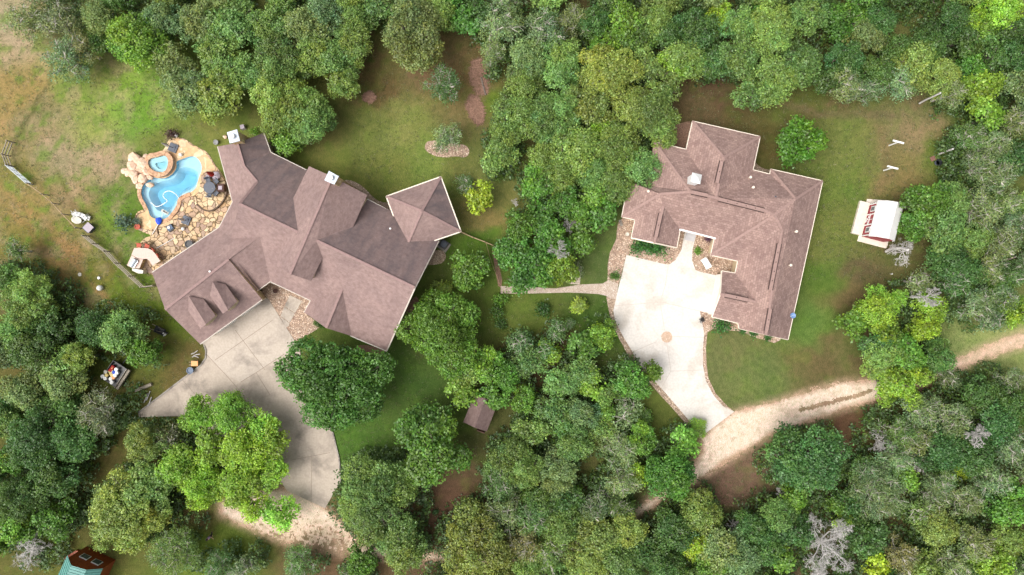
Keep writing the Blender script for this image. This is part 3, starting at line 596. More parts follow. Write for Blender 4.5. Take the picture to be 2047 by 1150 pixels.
# pale smooth deck around the shallow end
struct(ring_sheet('pool_deck', smooth_poly(gp([(333,292),(337,283),(345,279),(359,277),(370,281),(384,291),(399,299),(412,306),(420,318),(431,336),(428,342),(418,352),(405,350),(408,372),(396,386),(388,392),(378,392),(366,398),(362,404),(361,412),(356,424),(346,434),(338,442),(345,445),(332,452),(318,455),(296,460),(280,455),(274,444),(276,430),(290,424),(294,418),(284,402),(277,390),(277,378),(272,368),(280,358),(292,352),(297,345),(298,320),(310,308),(322,306)]), 1), pool_xy, .062, M['flagpale'], .01))
pool = thing('swimming_pool', 'kidney-shaped turquoise swimming pool with stone coping beside the raised spa', 'swimming pool', P(345, 380))
b = MB(); n = len(pool_xy)
deep = smooth_poly(gp([(352,336),(368,332),(385,337),(394,345),(391,366),(380,378),(362,385),(350,400),(342,416),(330,424),(312,422),(304,412),(296,398),(292,385),(300,370),(318,361),(338,358),(350,350)]), 2)
o = [Vector((p[0], p[1], -.42)) for p in pool_xy]; h = [Vector((p[0], p[1], -.42)) for p in deep]
tr_ = tessellate_polygon([o, h]); vv = o + h
b.add(vv, [tuple(t) if (vv[t[1]]-vv[t[0]]).cross(vv[t[2]]-vv[t[0]]).z > 0 else tuple(t[::-1]) for t in tr_])
b.add([(p[0], p[1], .05) for p in pool_xy] + [(p[0], p[1], -.42) for p in pool_xy], [(i, (i+1) % n, n+(i+1) % n, n+i) for i in range(n)])
nd = len(deep); din = offset_poly(deep, -.6)
b.add([(p[0], p[1], -.42) for p in deep] + [(p[0], p[1], -1.2) for p in din], [(i, (i+1) % nd, nd+(i+1) % nd, nd+i) for i in range(nd)])
b.add([(p[0], p[1], -1.2) for p in din], [tuple(range(nd))])
b.build('basin', M['plaster'], pool)
MB().prism(offset_poly(pool_xy, .01), -1.7, -.06, True).build('water', M['water'], pool)
cp = MB(); cin = [i for i in range(n)]
outr = offset_poly(pool_xy, .42)
def coping_arc(i0, i1, m, w=1.0):
    for i in range(i0, i1):
        a, b2 = pool_xy[i % n], pool_xy[(i+1) % n]; c, d2 = outr[(i+1) % n], outr[i % n]
        m.add([(a[0],a[1],.16),(b2[0],b2[1],.16),(c[0],c[1],.16),(d2[0],d2[1],.16),(a[0],a[1],.02),(b2[0],b2[1],.02),(c[0],c[1],.0),(d2[0],d2[1],.0)],
              [(3,2,1,0),(0,1,5,4),(2,3,7,6)])
coping_arc(int(n*.31), int(n*.55), cp); cp.build('coping', M['coping'], pool)
cp = MB(); coping_arc(int(n*.64), int(n*.81), cp); cp.build('coping', M['coping'], pool)
hs = [(358,397),(352,388.5),(343,382.7),(335,381.5),(327,386),(325.5,393),(331,398),(335.5,402),(330,406),(320,412),(311.5,414),(305,407),(300.5,405)]
tag(MB().tube([P(u, v, -.03) for u, v in [tuple(p) for p in smooth_poly([Vector((a, b3, 0)) for a, b3 in hs], 2, False) for p in [p[:2]]]], .045, 6).build('cleaner_hose', M['white'], origin=P(330, 398)), 'white floating cleaner hose curling across the pool water', 'hose')
spa = thing('hot_tub', 'small raised round spa with stone rim between boulders and pool', 'spa', P(324, 330))
ring_sheet_ = ring_sheet('spa_rim', spa_out, spa_in, .62, M['coping'], .62); ring_sheet_.parent = spa; ring_sheet_.location = -P(324, 330); ring_sheet_.name = 'rim'; ORI['rim'] = P(324, 330)
bb = MB(); n2 = len(spa_in); inn = smooth_poly(gp([(311,327),(322,326),(335,323),(337,329),(333,337),(326,340),(318,338)]), 2)
o = [Vector((p[0], p[1], .3)) for p in spa_in]; h = [Vector((p[0], p[1], .3)) for p in inn]; vv = o + h
bb.add(vv, [tuple(t) if (vv[t[1]]-vv[t[0]]).cross(vv[t[2]]-vv[t[0]]).z > 0 else tuple(t[::-1]) for t in tessellate_polygon([o, h])])
ni = len(inn); bb.add([(p[0], p[1], .3) for p in inn] + [(p[0], p[1], .085) for p in inn], [(i, (i+1) % ni, ni+(i+1) % ni, ni+i) for i in range(ni)] + [tuple(range(ni, 2*ni))])
bb.build('seat_ledge', M['plaster'], spa)
MB().prism(offset_poly(spa_in, .01), .07, .56, True).build('water', M['spawater'], spa)
BO = [(272,318,15),(286,326,13),(264,331,12),(278,337,13),(292,342,11),(264,346,12),(284,356,14),(269,358,11),(298,353,9),(300,369,8),(292,314,8),(256,346,9),(278,371,9),(248,342,7),(295,331,9)]
for i, (u, v, r) in enumerate(BO):
    hgt = .25 if r < 10 else .55 + .25 * (i % 3)
    o_ = MB().rock((0, 0, 0), r / S * .98, i + 3, .62).build('boulder', M['boulder'], at=P(u, v, hgt*.5))
    tag(o_, ['tallest peach','rounded peach','leftmost mid-height peach','wide flat-topped','wedge-shaped','lower left','broad lower','tilted','small wet','flat ledge','upper small','grey-pink outlying','pale tapering','outermost small grey','narrow spa-side'][i] + ' boulder of the rock waterfall ' + ['at its top','beside the spa','on its lawn side','at its centre','touching the spa rim','on the lawn edge','above the pool','at its lower left','between spa and pool','standing in the pool water','above the spa corner','on the grass','at the pool coping','on the grass','against the spa'][i], 'boulder', 'boulders of the rock waterfall')
# raised terrace
TER = [(405,346),(420,343),(434,345),(446,354),(453,366),(456,380),(454,392),(447,406),(434,418),(421,424),(407,420),(396,409),(390,396),(400,384),(403,366)]
struct(MB().prism(smooth_poly(gp(TER), 2), 0, .28).build('terrace', M['flag']))
st = MB(); tp = smooth_poly([Vector((p[0], p[1], .30)) for p in gp(TER[4:12])], 2, False)
for a, b3 in zip(tp, tp[1:]): st.beam(a, b3, .14, .2)
struct(st.build('terrace_kerb', simple('dark_edge_stone', alb(110, 92, 76), .9, .3, 6)))
st = MB()
for l in ([(360,404),(362,412),(357,424),(347,434),(337,441),(326,444),(318,449),(315,458),(317,468)],):
    tp = smooth_poly([Vector((p[0], p[1], .09)) for p in gp(l)], 2, False)
    for a, b3 in zip(tp, tp[1:]): st.beam(a, b3, .1, .1)
struct(st.build('planter_kerb', simple('dark_edge_stone', alb(110, 84, 60), .9, .3, 6)))

# ------------------------------------------------------------------ roofs
def roof_mesh(V, F, name, mat, root, thick=.1, algae=()):
    W = {k: P(*v) for k, v in V.items()}
    m = MB(); fl = []
    for fi, (names, ev) in enumerate(F):
        names = names.split(); a, b3 = ev.split()
        pts = [W[k] for k in names]
        nrm = Vector((0, 0, 0))
        for i in range(len(pts)): nrm += pts[i].cross(pts[(i+1) % len(pts)])
        if nrm.z < 0: pts = pts[::-1]; nrm = -nrm
        nrm.normalize(); e = (W[b3] - W[a]).normalized(); up = nrm.cross(e).normalized()
        tris = tessellate_polygon([pts])
        for t in tris:
            t = tuple(t); A, B, C = [pts[i] for i in t]
            if (B-A).cross(C-A).z < 0: t = t[::-1]
            tp = [pts[i] for i in t]
            m.add(tp, [(0, 1, 2)], [[((p-W[a]).dot(e), (p-W[a]).dot(up)) for p in tp]]); fl.append(1.0 if fi in algae else 0.0)
    # thickness: drop a rim under every unshared edge
    from collections import Counter
    cnt = Counter()
    for names, ev in F:
        nn = names.split()
        for i in range(len(nn)): cnt[frozenset((nn[i], nn[(i+1) % len(nn)]))] += 1
    for e, c in cnt.items():
        if c == 1:
            a, b3 = [W[k] for k in e]; dz = Vector((0, 0, thick))
            m.add([a, b3, b3-dz, a-dz], [(0, 1, 2, 3)], [[(0, 0), (1, 0), (1, .1), (0, .1)]]); fl.append(0.0)
    ob = m.build(name, mat, root)
    at = ob.data.attributes.new('algae', 'FLOAT', 'FACE'); at.data.foreach_set('value', fl)
    return ob
def walls(root, poly3, z0, name, mat, inset=.4, top=None):
    pl = [(p[0], p[1]) for p in poly3]; pi = offset_poly(pl, -inset); m = MB(); n = len(pi)
    zt = [top if top is not None else p[2] for p in poly3]
    m.add([(x, y, z0) for x, y in pi] + [(x, y, z) for (x, y), z in zip(pi, zt)], [(i, (i+1) % n, n+(i+1) % n, n+i) for i in range(n)])
    return m.build(name, mat, root), pi
def trim(root, segs, name, mat, w=.14, h=.16, z=None):
    for s_ in segs:
        m = MB(); pts = [P(*p) for p in s_]
        for a, b3 in zip(pts, pts[1:]): m.beam(a - Vector((0,0,.06)), b3 - Vector((0,0,.06)), w, h)
        m.build(name, mat, root)
def ridge_caps(root, pairs, V, mat):
    for q in pairs.split():
        a, b3 = q.split('-'); A, B = P(*V[a]), P(*V[b3]); MB().beam(A + Vector((0,0,.02)), B + Vector((0,0,.02)), .26, .03).build('ridge_cap', mat, root)
M['cap1'] = simple('ridge_cap_shingle', alb(160, 133, 128), .95, .15, 6); M['cap2'] = simple('ridge_cap_shingle', alb(166, 138, 129), .95, .15, 6)
E = 3.0; R = 7.2
V1 = dict(a1=(435,293,E), a2=(465,404,E), a3=(474,286,4.9), a4=(488,333,4.8), a5=(514,364,5.35), a6=(527,266,E), a7=(541,305,E),
  m0=(479,408,R), m1=(595,464,R), m2=(633,481,R), m3=(829,575,R), ne=(882,470,E), nw=(612,340,E), se=(773,702,E),
  h1=(438,455,E), h2=(461,478,4.5), f1=(520,474,5.4), c1=(512,583,E), c2=(540,563,E), c3=(621,601,E), e1=(684,578,4.85), e2=(703,672,E), e3=(652,656,4.85), e4=(608,625,E),
  b1=(304,545,E), b2=(330,619,5.5), b3=(457,519,5.5), b4=(400,688,E), b5=(524,599,E),
  b3f=(457.5,519.5,5.25))
F1 = [("a1 a2 a5 a4 a3", "a1 a2"), ("a3 a4 a7 a6", "a6 a7"), ("a4 a5 m0 m1 m2 m3 ne nw a7", "a7 ne"), ("a2 h1 h2 m0 a5", "a2 h1"),
      ("m0 h2 f1 c2 c3 e1 e2 se m3 m2 m1", "c2 c3"), ("c3 e4 e3 e1", "c3 e4"), ("e1 e3 e2", "e3 e1"), ("h1 b1 b2 b3 f1 h2", "h1 b1"), ("b3f c1 c2 f1", "c1 c2"), ("b2 b4 b5 b3", "b4 b5")]
hL = thing('shingled_house', 'rambling house with stained pinkish-brown shingle roofs and angled wings beside the pool', 'house', P(600, 480))
roof_mesh(V1, F1, 'roof', M['roof1'], hL, algae=(1, 2))
ridge_caps(hL, 'a3-a4 m0-m1 m2-m3 b2-b3 e1-e3 a5-m0 a4-a5', V1, M['cap1'])
# cross gable C
VC = dict(nl=(617.7,332.5,5.3), nr=(734,390,5.3), nt=(664,353,7.7), vl=(583,403,5.3), m1=(595,464,7.2), sl=(566,480,6.15), fl=(552,532,6.1), ft=(580,548,7.7), fr=(622,562,6.1), sr=(644.6,516,6.15), m2=(633,481,7.2), vr=(703,460,5.3))
roof_mesh(VC, [("nl vl m1 sl fl ft nt", "nl vl"), ("nt ft fr sr m2 vr nr", "nr vr")], 'upper_roof', M['roof1'], hL, algae=())
ridge_caps(hL, 'nt-ft', VC, M['cap1'])
VD = dict(a=(772.5,393,3.6), b=(881,354,3.6), c=(921,463,3.6), d=(868,481,3.6), e=(816,484,4.5), f=(787,432,3.6), t=(843,422,5.7))
roof_mesh(VD, [("a b t", "a b"), ("b c t", "b c"), ("c d e t", "c d"), ("e f a t", "a f")], 'porch_roof', M['roof1'], hL, algae=(1,))
ridge_caps(hL, 'a-t b-t c-t e-t', VD, M['cap1'])
MAINW = [V1[k] for k in ('a1','a6','a7','nw','ne','se','e2','e3','e4','c3','c2','c1','b5','b4','b1','h1','a2')]
MAINW = [(u, v, E) for u, v, z in MAINW]
walls(hL, [P(*p) for p in MAINW], 0, 'wall', M['wall1'], .45, E - .03)
walls(hL, [P(*VC[k]) for k in ('nl','nt','nr','vr')] + [P(640,490,5.3), P(600,470,5.3), P(*VC['vl'])], 3.0, 'upper_wall', M['wall1'], .35)
walls(hL, [P(*VC[k]) for k in ('sl','fl','ft','fr','sr')], 4.0, 'upper_wall', M['wall1'], .25)
walls(hL, [P(*VD[k]) for k in 'abcd'] + [P(816,484,3.6), P(787,432,3.6)], 0, 'porch_wall', M['wall1'], .6, 3.55)
gw = MB()
for tri in (('b1','b2','b4'), ('b3','b5','c1'), ('a1','a3','a6'), ('ne','m3','se')):
    pts = [P(*V1[k]) for k in tri]; cen = P(600, 500, 4); 
    pts = [p + (Vector((cen.x-p.x, cen.y-p.y, 0)).normalized()*.35) - Vector((0,0,.08)) for p in pts]; MB().add(pts, [(0,1,2)]).build('gable_wall', M['wall1'], hL)
pp = [P(*V1[k]) for k in ('b3','b5')]; gw.add([pp[0]-Vector((0,0,.1)), pp[1]-Vector((0,0,.1)), pp[1]-Vector((0,0,.8)), pp[0]-Vector((0,0,1.2))], [(0,1,2,3)])
gw.build('gable_wall', M['wall1'], hL)
trim(hL, [[V1['a1'], V1['a2']], [V1['a2'], V1['h1'], V1['b1']], [V1['a6'], V1['a7'], V1['nw']], [(734,398,E),(777,421,E)], [V1['c1'], V1['c2'], V1['c3'], V1['e4']], [V1['b4'], V1['b5']], [(700,671,E), V1['se']], [V1['se'], (829,577,R)], [(829,577,R),(877,482,3.4)]], 'gutter', M['trim1'], .13, .14)
trim(hL, [[VD['f'], VD['a'], VD['b'], VD['c'], VD['d']]], 'gutter', M['trim2'], .17, .16)
def chimney(root, corners, ztop, zbase, side=1.0):
    cs = [P(u, v, ztop) for u, v in corners]; cen = sum(cs, Vector()) / 4
    body = [cen + (c - cen) * .86 for c in cs]
    m = MB().prism(body, zbase, ztop - .05); ch = m.build('chimney', M['chimstone'], root)
    MB().prism(cs, ztop - .05, ztop + .05, True).build('chimney_cap', M['metal'], ch)
    MB().lathe(cen + Vector((0, 0, .05)), [(.16, 0), (.16, .22), (.26, .24), (.22, .36), (0, .42)], 16).build('flue', M['white'], ch)
chimney(hL, [(454,265),(474,259),(480,282),(459.6,287)], 6.0, 0)
chimney(hL, [(657.8,342),(677.5,352.7),(668.5,369.4),(648.6,360.6)], 9.2, 0)
# ledge stone shoulder of the chimneys
def dormer(root, FL, BL, RF, RB, FR, BR, ze, zr, zb):
    W = dict(fl=FL+(ze,), bl=BL+(ze,), rf=RF+(zr,), rb=RB+(zr,), fr=FR+(ze,), br=BR+(ze,))
    pts = [P(*W[k]) for k in ('fl','rf','fr','br','bl')]
    w, pi = walls(root, pts, zb, 'dormer', M['wall1'], .22)
    rf = roof_mesh(W, [("fl rf rb bl", "fl bl"), ("rf fr br rb", "fr br")], 'dormer_roof', M['roof1'], w, .1)
    a = P(*W['fl']); b3 = P(*W['fr']); ctr = (a + b3) / 2; dr = (b3 - a); rz = math.atan2(dr.y, dr.x)
    inn = (P(*W['bl']) - a).normalized() * .2
    MB().box(ctr + Vector((inn.x, inn.y, -.15)), (.8, .06, .7), rz).build('window', M['glass'], w)
dormer(hL, (401.3,658.3), (376,622), (411.7,648.7), (377,592), (430.9,631.3), (407,598.6), 4.85, 5.55, 3.2)
dormer(hL, (445.7,627.8), (419.6,591.3), (456,620), (424.8,563), (474,602.6), (450.9,568.7), 4.85, 5.6, 3.2)
# windows and doors on the walls that face outwards
def on_wall(root, a, b3, t, zc, w, hh, name, mat, out=.03, inset=.45, frame=True):
    A, B = P(*a), P(*b3); d_ = (B - A); L = d_.length; d_.normalize(); nrm = Vector((d_.y, -d_.x, 0))
    c = A + d_ * (L * t) - nrm * (inset - out); c.z = zc; rz = math.atan2(d_.y, d_.x)
    f = MB().box(c, (w + .16, .08, hh + .16), rz).build(name + ('_frame' if frame else ''), M['trim2'] if frame else mat, root)
    if frame: f.name = name; ORI[f.name] = parent_origin(root); MB().box(c + nrm * .03, (w, .06, hh), rz).build('pane', mat, f)
    return f
for t in (.22, .5, .8): on_wall(hL, V1['h1'][:2]+(E,), V1['b1'][:2]+(E,), t, 1.5, 1.1, 1.2, 'window', M['glass'], .03)
for t in (.3, .7): on_wall(hL, V1['b4'][:2]+(E,), V1['b5'][:2]+(E,), t, 1.2, 2.6, 2.2, 'garage_door', M['white'], .03)
on_wall(hL, (540,563,E), (621,601,E), .65, 1.1, 1.0, 2.1, 'door', M['brown'], .03)
for t in (.25, .75): on_wall(hL, V1['se'][:2]+(E,), (877,482,E), t, 1.5, 1.1, 1.2, 'window', M['glass'], .03)
for (u, v, z) in ((446,512,4.6),(461,509,4.6),(701,473,5.2),(782,458,4.2),(808,521,5.2),(424,543,5.3)):
    MB().lathe(P(u, v, z - .3), [(.06, 0), (.06, .55), (.10, .55), (.10, .62), (0, .64)], 10).build('vent_pipe', M['white'], hL)
MB().lathe(P(792, 511, 5.0), [(.16, -.2), (.16, .12), (.22, .14), (.12, .26), (0, .28)], 14).build('roof_vent', M['slate'], hL)

# right house
E2 = 2.9; Z = 5.2
V2 = dict(n1=(1384.5,242.6,E2), n2=(1519.4,273.3,E2), n3=(1505,340,E2), n4=(1539.4,348.7,E2), n5=(1540.9,338.6,E2), n6=(1644.3,362,E2), s1=(1575,679,E2), s2=(1478,657,E2), s3=(1475.5,646,E2),
  g1=(1423,633.5,E2), g2=(1440,588,4.3), g3=(1442.6,542,E2), g4=(1470,546.6,E2), gj=(1512,604,4.35), k1=(1475,522,E2), k2=(1421,510,E2), k3=(1428.3,477,E2), k4=(1359.4,459.3,E2), k5=(1352.5,495.5,E2), k6=(1262,476,E2), k7=(1269.7,439.8,E2), k8=(1243.2,433.6,E2), k9=(1257,363,E2), k10=(1289,370,E2), k11=(1308,284,E2), k12=(1372,299.2,E2),
  a=(1320,388,4.55), b=(1326,412,4.55), gs=(1308,486,4.3), J0=(1380,384,Z), Jn=(1447,315,Z-.1), J1=(1431,396,Z), V=(1520,418,Z), J2=(1548,430,Z), J3=(1590,398,4.9), E0=(1563,460,Z), Ee=(1540,600,Z), Es=(1531,670,Z))
F2 = [("k11 k10 J0", "k11 k10"), ("k10 k9 a J0", "k10 k9"), ("k9 k8 a", "k9 k8"), ("k8 k7 b a", "k8 k7"), ("k7 k6 gs b", "k7 k6"), ("b gs k5 k4", "k5 k4"),
      ("k4 b a J0 J1 V k3", "k4 k3"), ("k3 k2 J2 V", "k3 k2"), ("k2 k1 E0 J2", "k2 k1"), ("k1 g4 gj s3 s2 Es Ee E0", "k1 g4"), ("g3 g2 gj g4", "g3 g4"), ("g2 g1 s3 gj", "g1 s3"),
      ("n6 s1 Es Ee E0 J3", "n6 s1"), ("J3 J2 E0", "J3 E0"), ("n5 n6 J3", "n5 n6"), ("n3 n4 n5 J3 J2 V J1", "n3 n4"), ("n3 J1 Jn n2", "n2 n3"), ("n1 n2 Jn", "n1 n2"), ("n1 Jn J1 k12", "n1 k12"), ("k12 J1 J0 k11", "k12 k11")]
hR = thing('hip_roof_house', 'house with evenly brown hipped shingle roof, ridge vents and cream gutters by the white driveway', 'house', P(1450, 470))
roof_mesh(V2, F2, 'roof', M['roof2'], hR)
ridge_caps(hR, 'Jn-J1 J0-J1 J1-V V-J2 J2-J3 J2-E0 E0-Ee Ee-Es n2-Jn n1-Jn n6-J3 n5-J3 k8-a a-J0 b-gs g2-gj k2-J2 k11-J0', V2, M['cap2'])
OUT2 = ['n1','n2','n3','n4','n5','n6','s1','s2','s3','g1','g3','g4','k1','k2','k3','k4','k5','k6','k7','k8','k9','k10','k11','k12']
walls(hR, [P(*V2[k][:2], E2) for k in OUT2], 0, 'wall', M['wall2'], .42, E2 - .03)
gm = MB()
for tri in (('g1','g2','g3'), ('k5','gs','k6'), ('s1','Es','s2')):
    pts = [P(*V2[k]) for k in tri]; cen = (pts[0]+pts[2])/2; toc = P(1450,470)-cen; toc.z = 0; toc = toc.normalized()
    if tri[0] == 'g1': toc = (P(1512,604)-P(1440,588)).normalized(); toc.z = 0
    MB().add([p + toc*.38 - Vector((0,0,.06)) for p in pts], [(0,1,2)]).build('gable_wall', M['wall2'], hR)
segs = [[V2[k] for k in OUT2[:9]] , [V2[k] for k in ('s3','g1')], [V2[k] for k in ('g3','g4','k1','k2','k3','k4','k5')], [V2[k] for k in ('k6','k7','k8','k9')], [V2['k11'], V2['k12'], V2['n1']], [V2['g1'], V2['g2'], V2['g3']], [V2['k5'], V2['gs'], V2['k6']]]
trim(hR, segs, 'gutter', M['trim2'], .13, .13)
trim(hR, [[(1357,458,2.95),(1443,479.5,2.95)]], 'porch_gutter', M['white'], .22, .14)
on_wall(hR, (1442.6,542,E2), (1423,633.5,E2), .5, 1.15, 4.4, 2.2, 'garage_door', M['white'], .04, .42)
rv = []
for a, b3 in (((1382,384),(1415,391)), ((1436,398),(1528,421)), ((1443,322),(1433,366)), ((1321,427),(1311,474)), ((1558,487),(1540,580)), ((1540,617),(1532,662)), ((1449,590),(1495,600))):
    zt = {1449: 4.36, 1321: 4.5}.get(a[0], 5.24); zt2 = {1449: 4.42, 1321: 4.36}.get(a[0], 5.24)
    A, B = P(*a, zt), P(*b3, zt2); m = MB(); sd = (B-A).normalized().cross(Vector((0,0,1)))*.22
    m.beam(A + Vector((0,0,.03)), B + Vector((0,0,.03)), .36, .02)
    o_ = m.build('ridge_vent', M['cap2'], hR); m = MB()
    for s_ in (-1, 1): m.beam(A + sd*s_*1.05 + Vector((0,0,-.02)), B + sd*s_*1.05 + Vector((0,0,-.02)), .085, .07)
    k = int((B-A).length/.9)
    for j in range(1, k): m.beam(A.lerp(B, j/k)+Vector((0,0,.085)) - sd*.2, A.lerp(B, j/k)+Vector((0,0,.085)) + sd*.2, .1, .012)
    m.build('vent_slot', simple('vent_dark', alb(74, 56, 52), .9, .1, 4), o_)
cu = [P(*c, 7.1) for c in ((1386.4,343.5),(1405.5,348.3),(1402,367),(1383,362.5))]; cc = sum(cu, Vector())/4
ch = MB().prism([cc+(c-cc)*.8 for c in cu], 4.3, 6.7).build('cupola', M['white'], hR)
MB().prism([cc+(c-cc)*1.0 for c in cu], 6.62, 6.7, True).build('cupola_eave', M['white'], ch)
t_ = [cc+(c-cc)*.98 for c in cu]; ap = cc + Vector((0,0,.0)); ap.z = 7.15; t_ = [Vector((p.x,p.y,6.71)) for p in t_]
MB().add(t_+[ap], [(0,1,4),(1,2,4),(2,3,4),(3,0,4)]).build('cupola_roof', M['white'], ch)
for (u, v, z) in ((1497,356,3.7),(1502.5,376,4.3),(1294,384,3.9),(1588,463.7,4.6),(1576.7,530.6,4.5)):
    MB().lathe(P(u, v, z-.3), [(.07, 0), (.07, .5), (.14, .5), (.14, .62), (0, .66)], 10).build('vent_pipe', M['trim2'], hR)
MB().lathe(P(1547.5, 397, 4.4), [(.18, -.3), (.18, .15), (.24, .2), (.24, .35), (.1, .45), (0, .47)], 16).build('turbine_vent', M['slate'], hR)
for (u, v, du, dv) in ((1349,458,-5,3),(1440,480,4,4)):
    MB().beam(P(u, v, 3.05), P(u+du, v+dv, 3.0), .12, .1).build('downspout', M['white'], hR)
sd_ = thing('satellite_dish', 'round blue-grey satellite dish at the right eave of the hip-roofed house', 'satellite dish', P(1583, 631, 2.9))
MB().tube([P(1577, 634, 2.75), P(1582, 632, 3.2)], .05, 8).build('arm', M['white'], sd_)
MB().lathe(P(1584, 631, 3.2), [(0, .02), (.15, .04), (.27, .12), (.3, .17), (.28, .16), (0, .06)][::1], 20).build('dish', M['dish'], sd_)
MB().beam(P(1584, 631, 3.25), P(1580, 633, 3.5), .04, .04).build('feed_arm', M['white'], sd_)

# ------------------------------------------------------------------ outbuildings
sh = thing('garden_shed', 'red shed with white gambrel roof on a pale slab, right of the brown-roofed house', 'shed', P(1750, 445))
VS = dict(w1=(1754,402.6,2.1), w2=(1736.5,470.5,2.1), g1=(1769.5,404,3.1), g2=(1755,474,3.1), r1=(1795,408,3.6), r2=(1778.5,479,3.6), h1=(1800,411,3.1), h2=(1784,482,3.1), e1=(1804,416,2.1), e2=(1787,485,2.1))
# keep the section symmetric: real corners from the west eave and the ridge
W1, W2 = P(*VS['w1']), P(*VS['w2']); ax = (W1-W2).normalized(); pr = Vector((ax.y, -ax.x, 0)); w_ = 2.9; Ls = (W1-W2).length
def sp(s_, t, z): q = W2 + ax*(s_*Ls) + pr*(t*w_); return Vector((q.x, q.y, z))
prof = [(0,2.1),(.18,3.0),(.5,3.5),(.82,3.0),(1,2.1)]; m = MB()
for i in range(4):
    a, c = prof[i], prof[i+1]; m.add([sp(-.03,a[0],a[1]), sp(-.03,c[0],c[1]), sp(1.03,c[0],c[1]), sp(1.03,a[0],a[1])], [(0,1,2,3)])
m.build('roof', simple('shed_metal_roof', (.6, .59, .565), .5, .08, 2), sh)
m = MB(); f = .06
bod = [(f,0),(f,2.08),(.2,2.92),(.5,3.42),(.8,2.92),(1-f,2.08),(1-f,0)]
for s_ in (.02, .98): m.add([sp(s_, t, z) for t, z in bod], [tuple(range(7))])
for t in (f, 1-f): m.add([sp(.02,t,0), sp(.98,t,0), sp(.98,t,2.1), sp(.02,t,2.1)], [(0,1,2,3)])
m.build('wall', M['red'], sh)
m = MB(); t0 = f-.012
for s_ in (.03, .345, .655, .97): m.beam(sp(s_, t0, 0), sp(s_, t0, 2.05), .12, .06)
for z in (.08, 2.0): m.beam(sp(.02, t0-.008, z), sp(.98, t0-.008, z), .1, .1)
m.beam(sp(.5,t0,0), sp(.5,t0,2.0), .05, .05)
m.build('wall_trim', M['white'], sh)
dr_ = MB(); dr_.beam(sp(.36,t0-.006,.1), sp(.64,t0-.006,1.0), .06, .04).beam(sp(.36,t0-.010,1.0), sp(.64,t0-.010,.1), .06, .04).beam(sp(.36,t0-.004,1.05), sp(.64,t0-.004,1.05), .07, .04); dr_.build('door', M['white'], sh)
for s_ in (.19, .81):
    q = sp(s_, t0-.01, 1.35); wf = MB().box(q, (.62, .06, .85), math.atan2(ax.y, ax.x)).build('window', M['white'], sh)
    MB().box(q - pr*.03, (.42, .04, .65), math.atan2(ax.y, ax.x)).build('pane', M['glass'], wf)
m = MB().beam(sp(.0,f,2.05), sp(.0,.2,2.95), .1, .1).beam(sp(.0,.2,2.95), sp(.0,.5,3.45), .1, .1).beam(sp(.0,.5,3.45), sp(.0,.8,2.95), .1, .1).beam(sp(.0,.8,2.95), sp(.0,1-f,2.05), .1, .1)
m.build('gable_trim', M['white'], sh)
MB().prism(gp([(1717,402),(1736,407),(1720,471.6),(1700,466.5)]), 0, .35).build('ramp_deck', M['deck'], sh)
struct(MB().prism(gp([(1733,398),(1786,402),(1774,490),(1770.5,497),(1713,482),(1716,473)]), 0, .06).build('concrete_pad', M['deck']))
wh = thing('pump_house', 'small dark brown shingled gable shed half hidden among trees below the big house', 'shed', P(962, 828))
VP = dict(a=(948,790,2.3), b=(995,806,2.3), c=(973,863,2.3), d=(926,844,2.3), r1=(970,797,3.2), r2=(949,855,3.2))
roof_mesh(VP, [("a r1 r2 d", "a d"), ("r1 b c r2", "b c")], 'roof', M['roof3'], wh)
walls(wh, [P(*VP[k]) for k in ('a','r1','b','c','r2','d')], 0, 'wall', M['tanwood'], .25)
MB().box(P(962, 860, 1.0), (.9, .08, 1.9), math.radians(-20)).build('door', M['brown'], wh)
cb = thing('teal_roof_cabin', 'cedar cabin with teal metal gambrel roof at the bottom left edge', 'cabin', P(160, 1140))
# cabin: ridge runs down-left
zc = 3.4
A = P(142, 1130.5, 4.6); dirc = (P(120, 1178, 4.6) - A).normalized(); prc = Vector((-dirc.y, dirc.x, 0))
if prc.x < 0: prc = -prc
def cpnt(s_, t, z): q = A + dirc*s_ + prc*t; return Vector((q.x, q.y, z))
prof = [(-1.3,3.0),(-.05,4.6),(.0,4.6),(1.45,4.3),(2.45,2.9)]
prof = [(-1.35,3.3),(-.0,4.6),(1.5,4.2),(2.5,2.8)]
m = MB()
for i in range(3):
    a, c = prof[i], prof[i+1]; m.add([cpnt(-.0,a[0],a[1]), cpnt(-.0,c[0],c[1]), cpnt(6,c[0],c[1]), cpnt(6,a[0],a[1])], [(0,1,2,3)])
    rb = int(20)
    for j in range(rb): m.beam(cpnt(.15+j*.3,a[0],a[1]+.02), cpnt(.15+j*.3,c[0],c[1]+.02), .05, .05)
m.build('roof', M['teal'], cb)
m = MB(); m.add([cpnt(.25,t,z) for t, z in [(-1.2,0),(-1.2,3.2),(0,4.5),(1.5,4.1),(2.35,2.8),(2.35,0)]], [tuple(range(6))])
for t, z in ((-1.2,3.2),(2.35,2.8)): m.add([cpnt(.25,t,0),cpnt(6,t,0),cpnt(6,t,z),cpnt(.25,t,z)], [(0,1,2,3)])
m.add([cpnt(5.9,t,z) for t, z in [(-1.2,0),(-1.2,3.2),(0,4.5),(1.5,4.1),(2.35,2.8),(2.35,0)]], [tuple(range(6))])
m.build('wall', M['orangewood'], cb)
MB().prism(gp([(132,1113),(156,1098),(203,1121),(190,1150),(140,1150)]), 0, .35).build('porch_deck', M['orangewood'], cb)
for t in (-.1, 1.3):
    w1 = MB().box(cpnt(.2, t, 1.9), (.9, .08, .9), math.atan2(prc.y, prc.x)).build('window', M['white'], cb)
    MB().box(cpnt(.16, t, 1.9), (.75, .05, .75), math.atan2(prc.y, prc.x)).build('pane', M['glass'], w1)
m = MB()
for j in range(4): m.beam(P(206, 1122, .4+j*.22), P(194, 1149, .4+j*.22), .05, .06)
